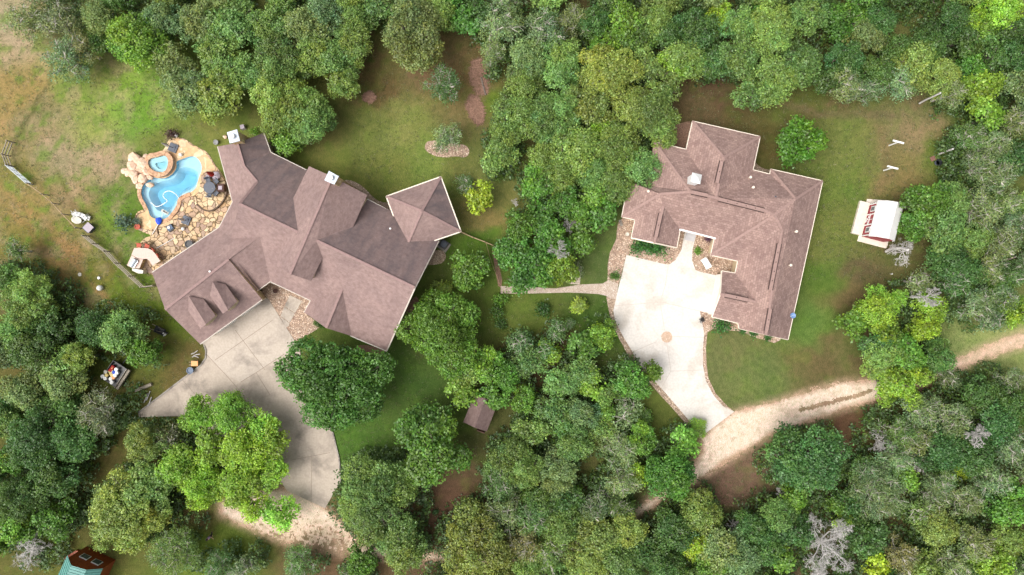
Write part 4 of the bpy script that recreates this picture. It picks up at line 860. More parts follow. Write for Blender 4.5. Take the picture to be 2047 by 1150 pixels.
m.build('side_rail', M['black'], cb)
# ------------------------------------------------------------------ tree prototypes
LEAF = dict(oak=dict(s=.205, cl=.27, n=11, cov=1.3, spread=.15, el=.62), round=dict(s=.24, cl=.29, n=10, cov=1.3, spread=.16, el=.7), airy=dict(s=.19, cl=.30, n=11, cov=1.25, spread=.2, el=.45))
def make_crown(style, R_, seed, dens=1.0):
    rs = np.random.RandomState(seed); p = LEAF[style]; Ht = 3.0 + 1.05 * R_
    if R_ < 1: Ht = 1.5 * R_
    rl0 = max(.22 * R_ + .28, .3) if style != 'airy' else .2 * R_ + .3
    if R_ < 1: rl0 = R_ * .5
    n = max(4, int((R_ / rl0) ** 2 * p['cov'])); ph = rs.rand(4) * 6.28; lobes = []; tries = []
    for k in range(n):
        best = None
        for _ in range(10):
            th = rs.rand() * 2 * PI; Rt = R_ * (.9 + .13 * math.sin(2*th+ph[0]) + .11 * math.sin(3*th+ph[1]) + .08 * math.sin(5*th+ph[2]))
            rr = (Rt - rl0 * .75) * math.sqrt(rs.rand()); c = np.array([rr * math.cos(th), rr * math.sin(th)])
            dm = min([np.hypot(*(c - l[:2])) for l in lobes] or [9]) + rs.rand() * .3 * rl0
            if best is None or dm > best[0]: best = (dm, c, rr / max(Rt, .1))
        c = best[1]; q = min(best[2], 1); rl = rl0 * rs.uniform(.55, 1.3)
        z = Ht - rl*.8 - Ht * .42 * q ** 2.2 - rs.rand() * .2 * Ht
        lobes.append(np.array([c[0], c[1], max(z, rl * .7), rl]))
    lo = max(3, n // 3)
    for k in range(lo):     # lower skirts
        th = rs.rand() * 2 * PI; rr = R_ * rs.uniform(.3, .8); rl = rl0 * rs.uniform(.8, 1.1)
        lobes.append(np.array([rr*math.cos(th), rr*math.sin(th), Ht * rs.uniform(.36, .55), rl]))
    C, D, T, Hh = [], [], [], []
    for L in lobes:
        rl = L[3]; nc = max(5, int(2.7 * PI * rl * rl / (p['cl'] ** 2 * 1.5) * dens * (.8 if style == 'airy' else 1)))
        dr = rs.normal(size=(nc, 3)); dr[:, 2] = np.abs(dr[:, 2]) * 1.0 - .35; dr /= np.linalg.norm(dr, axis=1)[:, None]
        cc = L[:3] + dr * (rl * rs.uniform(.72, 1.12, (nc, 1))) * np.array([1, 1, .8])
        lt = rs.uniform(.78, 1.24); tt = lt * rs.uniform(.72, 1.3, nc)
        m_ = p['n']; C.append((cc[:, None, :] + rs.normal(0, p['spread'], (nc, m_, 3))).reshape(-1, 3))
        D.append(np.repeat(dr, m_, 0)); Hh.append(np.full(nc * m_, rs.normal(0, .05)) + np.repeat(rs.normal(0, .05, nc), m_)); T.append(np.repeat(tt, m_) * rs.uniform(.72, 1.28, nc * m_))
    C = np.vstack(C); D = np.vstack(D); T = np.concatenate(T); k = len(C)
    nr = D * .5 + np.array([0, 0, .55]) + rs.normal(0, .55, (k, 3)); nr /= np.linalg.norm(nr, axis=1)[:, None]
    t = np.cross(nr, rs.normal(size=(k, 3))); t /= np.linalg.norm(t, axis=1)[:, None]; b = np.cross(nr, t)
    s_ = p['s'] * rs.uniform(.65, 1.3, (k, 1)) * (.55 if R_ < 1 else 1)
    V = np.stack([C - t*s_*.5, C - b*s_*.5*p['el'] + nr*s_*.08, C + t*s_*.5, C + b*s_*.5*p['el'] + nr*s_*.08], 1).reshape(-1, 3)
    me = bpy.data.meshes.new('crown_leaves'); me.vertices.add(4*k); me.vertices.foreach_set('co', V.astype(np.float32).ravel())
    me.loops.add(4*k); me.loops.foreach_set('vertex_index', np.arange(4*k, dtype=np.int32)); me.polygons.add(k)
    me.polygons.foreach_set('loop_start', np.arange(0, 4*k, 4, dtype=np.int32)); me.update(calc_edges=True)
    hue = rs.normal(0, .05, k) + np.concatenate(Hh); col = np.stack([T*(1+hue), T, T*(1-hue*1.5), np.ones(k)], 1)
    ca = me.color_attributes.new('tint', 'FLOAT_COLOR', 'POINT'); ca.data.foreach_set('color', np.repeat(col, 4, 0).astype(np.float32).ravel())
    me.materials.append(M['leaf'])
    # limbs
    mb = MB(); rnd = random.Random(seed); tr = .05 * R_ + .05
    fork = Vector((rnd.uniform(-.2, .2), rnd.uniform(-.2, .2), Ht * .36)) * (1 if R_ > 1 else .5)
    mb.tube([(0, 0, -.1), fork * .5 + Vector((.05, 0, 0)), fork], [tr * 1.3, tr, tr * .85], 8)
    for L in lobes:
        c = Vector(L[:3]); mid = fork.lerp(c, .5) + Vector((rnd.uniform(-.3, .3), rnd.uniform(-.3, .3), -.1 * R_)) * .6
        if R_ < 1: mid = fork.lerp(c, .5)
        mb.tube([fork, mid, c + Vector((0, 0, L[3] * rnd.choice((.3, .3, .95)))) ], [tr * .5, tr * .33, .025], 5, False)
        if R_ >= 1:
            for q in range(3 if style != 'airy' else 6):
                dd = Vector((rnd.gauss(0, 1), rnd.gauss(0, 1), rnd.uniform(.0, 1.2))).normalized()
                e1 = c + dd * L[3] * .6; e2 = c + dd * L[3] * (1.12 if style == 'airy' else .95) + Vector((rnd.uniform(-.15, .15), rnd.uniform(-.15, .15), 0))
                mb.tube([c, e1, e2], [.045, .03, .012] if style == 'airy' else [.03, .02, .009], 3, False)
    return me, mb
def make_bare(R_, seed):
    rnd = random.Random(seed); mb = MB(); Ht = 2.2 + .8 * R_
    def grow(p, d_, L, r, dep):
        pts = [p]; q = p
        for i in range(3):
            d_ = (d_ + Vector((rnd.gauss(0, .2), rnd.gauss(0, .2), rnd.gauss(0, .14)))).normalized(); q = q + d_ * L / 3; pts.append(q)
        mb.tube(pts, [r, r*.85, r*.7, r*.55], 5 if dep < 2 else 3, False)
        if dep < (6 if R_ > 3 else 5):
            for k in range(rnd.choice((2, 3, 3)) + (1 if dep > 2 else 0)):
                nd = (d_ + Vector((rnd.gauss(0, .6), rnd.gauss(0, .6), rnd.gauss(.02, .28)))).normalized()
                grow(pts[rnd.choice((1, 2, 3, 3))], nd, L * rnd.uniform(.55, .8), max(.009, r * .58), dep + 1)
    tr = .05 + .022 * R_; top = Vector((0, 0, Ht * .5)); mb.tube([(0, 0, -.1), top * .5, top], [tr*1.2, tr, tr*.9], 7)
    for k in range(6):
        a = k * 1.05 + rnd.random() * .5; grow(top, Vector((math.cos(a), math.sin(a), .55)).normalized(), R_ * .42, tr * .6, 0)
    return mb
PROTO = {}
def proto(style, R_):
    sizes = dict(oak=(1.4, 2.3, 3.4, 5.2), round=(.5, 1.1, 2.0, 3.2, 5.4), airy=(1.1, 2.1, 3.4), bare=(.9, 1.8, 3.8))[style]
    Rp = min(sizes, key=lambda s_: abs(math.log(s_ / R_))); k = random.randrange(3); key = (style, Rp, k)
    if key not in PROTO:
        def tm(mb, nm, mt):
            me = bpy.data.meshes.new(nm); me.from_pydata([tuple(v) for v in mb.v], [], mb.f); me.materials.append(mt); return me
        if style == 'bare': PROTO[key] = (None, tm(make_bare(Rp, k*7+int(Rp*10)), 'branches', M['deadbark']))
        else:
            cr, mb = make_crown(style, Rp, 100 + k*13 + int(Rp*10)); PROTO[key] = (cr, tm(mb, 'limbs', M['palebark'] if style == 'airy' else M['bark']))
    return Rp, PROTO[key]
LMK = [('the swimming pool',345,380),('the chimney of the pool-side wing',467,272),('the chimney above the long ridge',663,356),('the square porch roof',845,420),('the oval rock garden bed',893,298),('the white roof cupola',1392,356),
 ('the red shed',1750,445),('the two clothesline posts',1783,312),('the black tub on the lawn',1873,325),('the paver circle',1333,674),('the driveway tip at the gravel road',1420,862),('the dark pump house',962,828),('the trailer of buckets',230,748),
 ('the person in lavender',425,1067),('the teal-roofed cabin',160,1130),('the white garden bench',1410,527),('the junk pile by the fence',167,440),('the metal field gate',38,347),('the white globe in the field',203,576),('the two dormers',425,620),('the round patio table',424,377),
 ('the pale path between houses',1100,580),('the lawn brush pile',955,180),('the lower end of the grey driveway',640,980),('the crushed turnaround',560,1060),('the top left corner',0,0),('the top right corner',2047,0),('the bottom right corner',2047,1150),('the bottom left corner',0,1150),
 ('the right road end',2040,680),('the top edge centre',1024,0),('the bottom edge centre',1024,1150),('the satellite dish',1583,631),('the vivid ash tree',1602,277),('the big round driveway tree',655,765),('the wide roadside oak',1626,922),('the big bleached dead tree',1662,1100),('the road gap at the bottom',1290,1010),('the right edge middle',2047,400),('the left edge middle',0,700)]
def rel(u, v, lx, ly):
    dx, dy = u - lx, v - ly; a = math.degrees(math.atan2(dy, dx)) % 360
    return ['right of', 'lower right of', 'below', 'lower left of', 'left of', 'upper left of', 'above', 'upper right of'][int((a + 22.5) // 45) % 8]
LABELS = {}; tree_rows = []
SPECIAL = {(655,765): 'huge round deep green tree overhanging the grey driveway', (1602,277): 'lone round vivid green tree on the lawn right of the hip-roofed house', (1626,922): 'wide dark green oak by the gravel road, lower right', (1662,1100): 'big bleached bare dead tree with spreading limbs at the lower right',
 (955,392): 'small yellow-green sapling on the lawn right of the square porch roof', (930,366): 'thin bright green sapling just upper left of the yellow-green one', (882,163): 'sparse green young tree standing alone in the upper lawn', (897,272): 'wispy pale tree growing in the oval rock garden bed', (1822,502): 'leafless pale grey tree just below right of the red shed',
 (887,671): 'very broad deep green tree right of the big house corner', (855,906): 'very broad bright green tree below the lower lawn', (750,1017): 'very broad deep green tree covering the lower end of the grey driveway', (822,66): 'very broad grey-green oak at the top of the middle lawn', (566,284): 'bright green bushy tree against the pool-side wing', (508,262): 'small bright bush at the end of the pool-side wing', (822,66): 'very broad rounded grey-green oak above the middle lawn'}
names = {}
for (u, v, r, c) in TREES:
    if (u, v) in SPECIAL: names[(u, v)] = SPECIAL[(u, v)]; continue
    sz = 'very broad' if r >= 70 else 'broad' if r >= 50 else 'mid-sized' if r >= 36 else 'small' if r >= 22 else 'tiny'
    kind = {'oak': 'clumpy tree', 'round': 'leafy tree', 'airy': 'feathery tree', 'bare': 'tree'}[CODES[c][0]]
    L = sorted(LMK, key=lambda l: math.hypot(u-l[1], v-l[2]))
    base = None
    for l in L[:3]:
        lab = '%s %s %s %s %s' % (sz, CODES[c][2], kind, rel(u, v, l[1], l[2]), l[0])
        if lab not in LABELS: base = lab; break
    if base is None:
        for l in L[:3]:
            for o_ in (', farther out', ', third out', ', outermost'):
                lab = '%s %s %s %s %s' % (sz, CODES[c][2], kind, rel(u, v, l[1], l[2]), l[0]) + o_
                if lab not in LABELS: base = lab; break
            if base: break
    LABELS[base] = 1; names[(u, v)] = base
random.seed(11)
for (u, v, r, c) in TREES:
    style, colr, words, nm = CODES[c]
    R_ = r / S * .93; Ht = 3.0 + 1.05 * R_
    if R_ < 1: Ht = 1.5 * R_
    b0 = P(u, v, Ht * .72); Rp, (cr, tr) = proto(style, R_); s_ = R_ / Rp
    HtP = (3.0 + 1.05 * Rp) if Rp >= 1 else 1.5 * Rp
    root = thing(nm if r > 10 else 'bush', names[(u, v)], 'tree' if r > 10 else 'bush', (b0.x, b0.y, 0), None)
    if (u, v) not in LAWN_TREES: root['group'] = 'trees of the surrounding woodland'
    root.rotation_euler = (0, 0, random.random() * 6.28); root.scale = (s_ * random.uniform(.93, 1.1), s_ * random.uniform(.93, 1.1), Ht / HtP)
    if cr is not None:
        o_ = bpy.data.objects.new('crown', cr); COL.objects.link(o_); o_.parent = root
        j = random.uniform(.78, 1.17); hj = random.uniform(-.15, .13); o_.color = (colr[0]*j*(1+hj), colr[1]*j, colr[2]*j*(1-hj), 1)
    o_ = bpy.data.objects.new('trunk' if cr else 'branches', tr); COL.objects.link(o_); o_.parent = root

# shrubs -------------------------------------------------------------
def bush(u, v, r, col, label, zc=.5, group=None, name='shrub'):
    R_ = r / S; Rp, (cr, tr) = proto('round', .5); b0 = P(u, v, zc * .8); s_ = R_ / .5
    root = thing(name, label, 'shrub', (b0.x, b0.y, 0), group); root.rotation_euler = (0, 0, random.random()*6.28); root.scale = (s_, s_, s_*1.1)
    for nm, me in (('crown', cr), ('trunk', tr)):
        o_ = bpy.data.objects.new(nm if nm == 'crown' else 'stem', me); COL.objects.link(o_); o_.parent = root; o_.color = tuple(col) + (1,)
g1 = (.06, .19, .035)
bush(1277,489,16,g1,'leftmost of three round shrubs along the front wall of the hip-roofed house', group='clipped shrubs by the front wall')
bush(1298,493,15,g1,'middle of three round shrubs along the front wall of the hip-roofed house', group='clipped shrubs by the front wall')
bush(1318,498,16,g1,'rightmost of three round shrubs along the front wall of the hip-roofed house', group='clipped shrubs by the front wall')
bush(1230,551,9,(.09,.2,.03),'small lone shrub in the gravel bed left of the white driveway')
bush(1440,650,16,g1,'big round shrub below the garage corner of the hip-roofed house')
bush(1485,661,7.5,g1,'left small shrub of three under the lower eave', group='small shrubs under the lower eave')
bush(1507,668,8.5,g1,'middle small shrub of three under the lower eave', group='small shrubs under the lower eave')
bush(1535,674,8,g1,'right small shrub of three under the lower eave', group='small shrubs under the lower eave')
bush(1085,620,14,(.045,.12,.02),'dark lone shrub in the grass below the pale path')
bush(995,622,13,(.08,.17,.03),'green shrub just left below the start of the pale path', .4)
bush(1001,648,11,(.07,.15,.03),'low green shrub beneath the shrub at the path start', .4)
bush(1398,501,7.5,(.13,.30,.02),'pointed lime-green topiary above the white garden bench', 1.0)
bush(1417,478,7,(.15,.07,.12),'purple-leaved plant by the front porch wall', .5)
bush(1404,640,5,(.05,.05,.06),'dark spiky plant at the lower driveway edge', .4)
bush(252,446,15,(.12,.2,.13),'blue-green spiky agave clump on the grass left of the pool', .4, name='agave')
bush(275,442,7,(.2,.27,.2),'pale cactus plant at the left rim of the patio', .3, name='cactus')
bush(342,270,10,(.10,.05,.045),'dark maroon bush at the upper tip of the patio', .5)
bush(632,645,7,(.10,.2,.03),'narrow green hedge plant under the front gable edge', .6)
bush(641,651,6,(.09,.19,.03),'green hedge plant next to it near the front gable corner', .6)
bush(871,1025,6,(.05,.13,.03),'tiny dark bush in the brown litter below the broad trees', .4)
bush(520,556,7,(.05,.07,.03),'dim shrub in the shaded entry corner', .4)

# undergrowth and tall grass: ground cover nobody could count --------------
def scatter(name, n, seed, accept, size, h, cols, label, cat, blade=False, bbox=(0, 0, 2047, 1150)):
    rs = np.random.RandomState(seed); U = rs.uniform(bbox[0]-40, bbox[2]+40, n); V = rs.uniform(bbox[1]-40, bbox[3]+40, n)
    k = accept(U, V) > rs.rand(n); U, V = U[k], V[k]; n = len(U)
    X = (U-1023.5)/S; Y = (575-V)/S; Zz = h[0] + (h[1]-h[0]) * rs.rand(n) ** 1.5
    m_ = 6 if not blade else 3
    C = np.repeat(np.stack([X, Y, Zz], 1), m_, 0) + rs.normal(0, .16 if not blade else .08, (n*m_, 3)) * np.array([1, 1, .5]); C[:, 2] = np.maximum(C[:, 2], .03); k = len(C)
    nr = np.array([0, 0, .9]) + rs.normal(0, .5, (k, 3)); nr /= np.linalg.norm(nr, axis=1)[:, None]
    t = np.cross(nr, rs.normal(size=(k, 3))); t /= np.linalg.norm(t, axis=1)[:, None]; b = np.cross(nr, t); s_ = size * rs.uniform(.6, 1.4, (k, 1)); el = .6 if not blade else .18
    W = np.stack([C - t*s_*.5, C - b*s_*.5*el, C + t*s_*.5, C + b*s_*.5*el], 1).reshape(-1, 3); W[:, 2] = np.maximum(W[:, 2], .012)
    me = bpy.data.meshes.new(name); me.vertices.add(4*k); me.vertices.foreach_set('co', W.astype(np.float32).ravel())
    me.loops.add(4*k); me.loops.foreach_set('vertex_index', np.arange(4*k, dtype=np.int32)); me.polygons.add(k)
    me.polygons.foreach_set('loop_start', np.arange(0, 4*k, 4, dtype=np.int32)); me.update(calc_edges=True)
    cl = np.array(cols)[rs.randint(0, len(cols), n)]; cl = np.repeat(cl, m_, 0) * rs.uniform(.7, 1.3, (k, 1))
    ca = me.color_attributes.new('tint', 'FLOAT_COLOR', 'POINT'); ca.data.foreach_set('color', np.repeat(np.hstack([cl, np.ones((k, 1))]), 4, 0).astype(np.float32).ravel())
    me.materials.append(M['leaf']); ob = bpy.data.objects.new(name, me); COL.objects.link(ob); ob['kind'] = 'stuff'; tag(ob, label, cat); return ob
HARD = [D1, D2_LEFT + D2_RIGHT, PATIO, ROAD, [(300,545),(436,455),(435,290),(527,262),(545,305),(660,340),(780,420),(885,350),(925,465),(775,705),(640,655),(590,690),(405,690)], [(1243,434),(1255,360),(1310,280),(1372,299),(1384,240),(1520,272),(1541,338),(1645,362),(1577,682),(1400,640),(1440,545),(1345,500),(1255,476)], [(1700,400),(1800,400),(1785,500),(1700,480)], [(980,560),(1240,560),(1240,600),(980,592)], [(1210,430),(1280,430),(1360,500),(1250,530),(1236,580),(1210,570)], [(192,720),(265,720),(268,790),(196,785)], [(300,640),(345,640),(345,685),(300,685)], [(400,1040),(450,1040),(450,1095),(400,1095)], [(1380,560),(1745,560),(1735,780),(1380,800)]]
def hardmask(U, V):
    m = np.zeros(U.shape, bool)
    for p in HARD: m |= inpoly(U, V, p)
    return m
def wood(U, V):
    w = np.zeros(U.shape)
    for u, v, r, c in TREES:
        if (u, v) in LAWN_TREES or r < 20: continue
        d_ = np.hypot(U - (u-(u-1023.5)*.06), V - (v-(v-575)*.06)); w = np.maximum(w, d_ < r * 1.1)
    w = w * (((U > 1000) & (V > 560)) | ((U > 940) & (V < 440) & (U < 1330)) | ((U > 1380) & (V < 170)) | (U > 1860) | (V > 800) | (V < 60) | ((U < 330) & (V > 520)) )
    w *= np.clip((fbm(U, V, .03, 3, 17) - .30) * 8, 0, 1)
    return w * ~hardmask(U, V)
scatter('undergrowth', 130000, 4, wood, .26, (.05, 2.2), [(.07,.14,.035),(.09,.17,.04),(.11,.18,.055),(.06,.11,.03),(.13,.22,.035)], 'low leafy undergrowth spreading beneath the woodland trees', 'undergrowth')
def meadow(U, V):
    w = np.clip((470 - U) / 120, 0, 1) * np.clip((700 - V) / 60, 0, 1) + .35 * ((U > 1560) & (V > 200) & (V < 520)) + .3 * ((U > 940) & (U < 1240) & (V > 590) & (V < 760))
    return w * (.35 + .65 * (fbm(U, V, .05, 3, 23) > .5)) * ~hardmask(U, V)
scatter('meadow_grass', 110000, 8, meadow, .19, (.03, .14), [(.15,.19,.045),(.12,.18,.035),(.21,.18,.09),(.27,.22,.14),(.17,.15,.07),(.10,.15,.03)], 'rough meadow grass tufts in the field left of the pool', 'grass', True)

def lawn(U, V):
    w = ((U > 700) & (U < 1010) & (V > 90) & (V < 560)) | ((U > 1380) & (U < 1960) & (V > 180) & (V < 830)) | ((U > 660) & (U < 960) & (V > 690) & (V < 930)) | ((U > 1150) & (U < 1240) & (V > 440) & (V < 570)) | ((U > 280) & (U < 480) & (V > 560) & (V < 800)) | ((U > 1360) & (U < 1620) & (V > 860) & (V < 1080))
    return w * (.3 + .7 * (fbm(U, V, .06, 3, 29) > .48)) * ~hardmask(U, V)
scatter('lawn_grass', 90000, 12, lawn, .17, (.02, .07), [(.11,.145,.04),(.14,.165,.05),(.17,.165,.07),(.09,.13,.03),(.19,.175,.09),(.13,.155,.045)], 'short mown lawn grass round both houses', 'grass', True)
# ------------------------------------------------------------------ patio things
def umbrella(base, top, disc, label, mat, square=True, cl=1.25, w=.17):
    t = thing('closed_umbrella', label, 'umbrella', base); z0 = Vector((0, 0, .03))
    if square:
        MB().box(base + z0 + Vector((0, 0, .05)), (disc, disc, .14), math.radians(-22)).build('base', M['slate'], t)
        MB().box(base + z0 + Vector((0, 0, .14)), (disc*.55, disc*.55, .06), math.radians(-22)).build('base_cap', M['slate'], t)
    else: MB().lathe(base + z0, [(disc/2, 0), (disc/2, .08), (disc*.3, .16), (.06, .2)], 24).build('base', M['pinkgrey'], t)
    MB().tube([base, top], .035, 8).build('pole', M['black'], t)
    d_ = (top - base).normalized(); q = top - d_ * cl
    MB().tube([q, q.lerp(top, .15), q.lerp(top, .6), top], [w*1.1, w, w*.6, .04], 9).build('canopy', mat, t)
    return t
umbrella(P(347,296,.05), P(347,296,.05)+Vector((0,0,2.7)), .95, 'closed light grey umbrella on a square slate base at the upper tip of the patio', M['litegrey'])
umbrella(P(373,441,.05), P(373,441,.05)+Vector((0,0,2.1)), .9, 'closed light grey umbrella on a square slate base below the pool', M['litegrey'])
umbrella(P(432,352,.3), P(432,352,.3)+Vector((0,0,2.4)), .95, 'closed red umbrella on a round base beside the patio table', M['redcloth'], False, 1.3, .26)
tb = thing('patio_table', 'round slate-grey patio table on the curved terrace', 'table', P(424.5, 377, .28))
MB().lathe(P(424.5, 377, .28), [(.0, .70), (.64, .70), (.66, .73), (.64, .76), (0, .76)], 32).build('tabletop', M['slate'], tb)
MB().lathe(P(424.5, 377, .28), [(.3, 0), (.28, .04), (.06, .1), (.06, .7)], 14).build('pedestal', M['black'], tb)
MB().lathe(P(424.5, 377, 1.04), [(.05, 0), (.05, .02), (0, .03)], 10).build('umbrella_hole', M['grey'], tb)
def chair_parts(t, mat):
    MB().box((0, 0, .44), (.5, .48, .08)).build('seat', mat, t); MB().box((-.25, 0, .68), (.07, .48, .5), 0, 0, -.15).build('backrest', mat, t)
    for sx in (-.2, .2):
        for sy in (-.2, .2): MB().box((sx, sy, .2), (.04, .04, .4)).build('leg', M['black'], t)
    for sy in (-.26, .26): MB().box((0, sy, .62), (.46, .04, .04)).build('armrest', mat, t)
ch0 = None
for (u, v, a, l) in ((419.5,362,110,'above the round patio table'), (436,364,45,'upper right of the round patio table'), (436,388,-45,'lower right of the round patio table'), (422,391,-100,'below the round patio table')):
    if ch0 is None:
        ch0 = local(thing('patio_chair', 'dark patio chair ' + l, 'chair', P(u, v, .28), 'chairs round the patio table')); ch0.rotation_euler = (0, 0, math.radians(a+180)); chair_parts(ch0, M['slate'])
    else: dup(ch0, P(u, v, .28), math.radians(a+180), 'dark patio chair ' + l)
wc = local(thing('wicker_chair', 'brown wicker armchair with a pale cushion right of the patio table', 'chair', P(445, 377, .28))); wc.rotation_euler = (0, 0, 0)
MB().box((0, 0, .25), (.85, .75, .4)).build('frame', M['brown'], wc); MB().box((-.05, 0, .5), (.42, .42, .12)).build('cushion', M['pinkgrey'], wc); MB().box((.4, 0, .6), (.12, .75, .5)).build('backrest', M['brown'], wc)
for sy in (-.36, .36): MB().box((0, sy, .5), (.75, .1, .2)).build('armrest', M['brown'], wc)
tag(MB().lathe((0,0,0), [(.17, 0), (.24, .1), (.24, .38), (.2, .42), (0, .42)], 18).build('drum_stool', M['pinkgrey'], at=P(418, 355, .28)), 'small pale mauve drum stool above the patio table', 'stool')
pc = thing('pool_cleaner', 'navy and white robotic pool cleaner resting on the lower patio', 'pool cleaner', P(342, 456, .05))
b = P(342, 456, .05); MB().box(b + Vector((0, 0, .2)), (.62, .5, .26), .6).build('body', M['navy'], pc); MB().lathe(b + Vector((-.08, .03, .33)), [(.17, 0), (.15, .08), (0, .1)], 16).build('lid', M['white'], pc)
for k in (-1, 1): MB().box(b + Vector((math.cos(2.17)*.3*k, math.sin(2.17)*.3*k, .13)), (.66, .1, .24), .6).build('track', M['black'], pc)
for (u, v, l) in ((367.5,458,'white float ball lying beside the lower umbrella base'), (363,310,'white ball lying between the spa and the upper umbrella'), (354,272,'small white stone ball at the upper patio edge')):
    tag(MB().lathe((0,0,0), [(0, 0), (.12, .04), (.19, .14), (.2, .2), (.17, .3), (.08, .37), (0, .39)], 14).build('ball', M['white'], at=P(u, v, .06), smooth=True), l, 'ball')
sk = thing('pool_skimmer', 'long-handled pool brush reaching from patio into the water', 'pool tool', P(318, 450, .1))
MB().tube([P(304, 469, .12), P(319, 444, .35), P(326, 426, .1)], .035, 6).build('pole', M['white'], sk); MB().box(P(330, 424, .05), (.85, .3, .12), -.5).build('brush_head', M['offwhite'], sk); MB().box(P(330, 424, .12), (.6, .14, .06), -.5).build('bristles', M['black'], sk)
m = MB().rock(P(317, 441, .3), .42, 5, .5); tag(m.build('blue_float', M['blue'], origin=P(317, 441, .1)), 'bright blue crumpled pool float on the lower pool rim', 'float')
tag(MB().tube([P(312, 497, .12), P(349.6, 475.6, .12)], .03, 6).build('pole', M['white'], origin=P(330, 486)), 'thin white pole lying across the flagstones above the stools', 'pole')
def pot(u, v, r, hh, mat, label, z=.05, dirt=True, name='planter', cat='planter'):
    t = thing(name, label, cat, P(u, v, z)); MB().lathe(P(u, v, z), [(r*.7, 0), (r, hh*.9), (r*1.08, hh*.92), (r*1.08, hh), (r*.85, hh), (r*.82, hh*.85), (0, hh*.85)], 20).build('pot', mat, t)
    return t
pot(278, 454, .3, .4, M['terracotta'], 'terracotta planter at the left rim of the patio'); pot(382, 489, .42, .6, M['black'], 'black round planter by the eave at the lower patio')
pot(434, 286, .26, .4, M['grey'], 'grey pot at the upper left corner of the pool-side wing', .0)
pot(519, 577, .34, .5, M['black'], 'black planter in the shaded entry corner of the big house', .02); pot(551.5, 582, .24, .22, M['brown'], 'brown ring-shaped fire bowl on the entry gravel', .02, name='fire_bowl', cat='fire bowl')
# outdoor kitchen
kt = thing('outdoor_kitchen', 'pink granite curved outdoor kitchen counter at the lower left end of the patio', 'counter', P(290, 515))
CT = [(268.4,496),(284,496),(295.8,496.8),(304.4,500.8),(310.6,507.9),(320.8,522),(304.4,531.4),(299.7,523),(294,517.7),(284.8,518),(273.8,515.7),(262.9,509.4)]
CB = [(262.9,510.5),(274,516.6),(286,518.8),(278.5,536.8),(263.7,535.7),(253.5,530.6)]
def ppoly(l, z): return [tuple(P(u, v, z)[:2]) for u, v in l]
MB().prism(ppoly(CT, 1.1), 1.04, 1.12, True).build('countertop', M['countertop'], kt); MB().prism(ppoly(CB, .95), .88, .94, True).build('countertop', M['countertop'], kt)
MB().prism(offset_poly(ppoly(CT, 1.0), -.12), .05, 1.04).build('base', M['chimstone'], kt); MB().prism(offset_poly(ppoly(CB, .9), -.1), .05, .88).build('base', M['chimstone'], kt)
gr = thing('grill', 'stainless steel built-in grill in the outdoor kitchen counter', 'grill', P(268, 526, .94)); rz = math.radians(58)
c = P(267.5, 526, 1.05); MB().box(c, (.95, .55, .2), rz).build('body', M['steel'], gr); m = MB()
dx = Vector((math.cos(rz), math.sin(rz), 0)); m.tube([c + Vector((0, 0, .1)) - dx*.46 , c + Vector((0, 0, .1)) + dx*.46], .24, 14); m.build('lid', M['metal'], gr)
off = Vector((dx.y, -dx.x, 0)); MB().beam(c + off*.32 - dx*.4 + Vector((0,0,.08)), c + off*.32 + dx*.4 + Vector((0,0,.08)), .04, .04).build('handle', M['steel'], gr)
sb = thing('sink_cabinet', 'white angular side sink cabinet below the built-in grill', 'sink', P(276, 542)); sp_ = ppoly([(264.4,536.6),(276,538.5),(287,540.8),(286,547),(277,547),(264.4,541)], .85)
MB().prism(sp_, .05, .9).build('cabinet', M['offwhite'], sb); MB().box(P(274, 541.5, .905), (.3, .22, .02), -.4).build('basin', M['white'], sb)
s0 = None
for (u, v, a, l) in ((285,492,90,'leftmost terracotta bar stool above the curved counter'), (301,493.5,70,'second terracotta bar stool from the left at the curved counter'), (312,502.5,40,'third terracotta bar stool from the left at the curved counter'), (320.5,513.5,25,'rightmost terracotta bar stool by the house eave')):
    if s0 is None:
        s0 = local(thing('bar_stool', l, 'bar stool', P(u, v, .05), 'bar stools at the outdoor kitchen')); s0.rotation_euler = (0, 0, math.radians(a))
        MB().box((0, 0, .74), (.42, .5, .09)).build('seat', M['terracotta'], s0); MB().box((.24, 0, .95), (.05, .46, .36)).build('backrest', M['terracotta'], s0)
        for sx in (-.17, .17):
            for sy in (-.19, .19): MB().box((sx, sy, .35), (.04, .04, .7)).build('leg', M['brown'], s0)
    else: dup(s0, P(u, v, .05), math.radians(a), l)

# ------------------------------------------------------------------ fences
def fence(name, label, pts, hgt, rails, mpost, mrail, cat='fence', step=2.4, pw=.14, rw=.07, board=False, zt=None):
    W = [P(u, v, hgt) for u, v in pts]; W = [Vector((p.x, p.y, 0)) for p in W]; t = thing(name, label, cat, W[0]); m = MB()
    for a, b3 in zip(W, W[1:]):
        for r_ in rails: m.beam(a + Vector((0, 0, r_)), b3 + Vector((0, 0, r_)), rw, .1 if not board else .14)
    m.build('rail', mrail, t)
    pos = [W[0]]
    for a, b3 in zip(W, W[1:]):
        k = max(1, round((b3-a).length/step)); pos += [a.lerp(b3, j/k) for j in range(1, k+1)]
    for p in pos: MB().lathe(p, [(pw/2, 0), (pw/2, hgt+.08), (0, hgt+.12)], 8).build('post', mpost, t)
    if board:
        m = MB()
        for a, b3 in zip(W, W[1:]):
            k = int((b3-a).length/.16)
            for j in range(k): m.box(a.lerp(b3, (j+.5)/k) + Vector((0, 0, hgt*.5)), (.13, .03, hgt*.95), math.atan2((b3-a).y, (b3-a).x))
        m.build('boards', mrail, t)
    return t
fence('rail_fence', 'weathered grey rail fence at the far left edge above the metal gate', [(13,281),(3,308),(11,329)], 1.3, (.4, .85, 1.25), M['wood'], M['wood'])
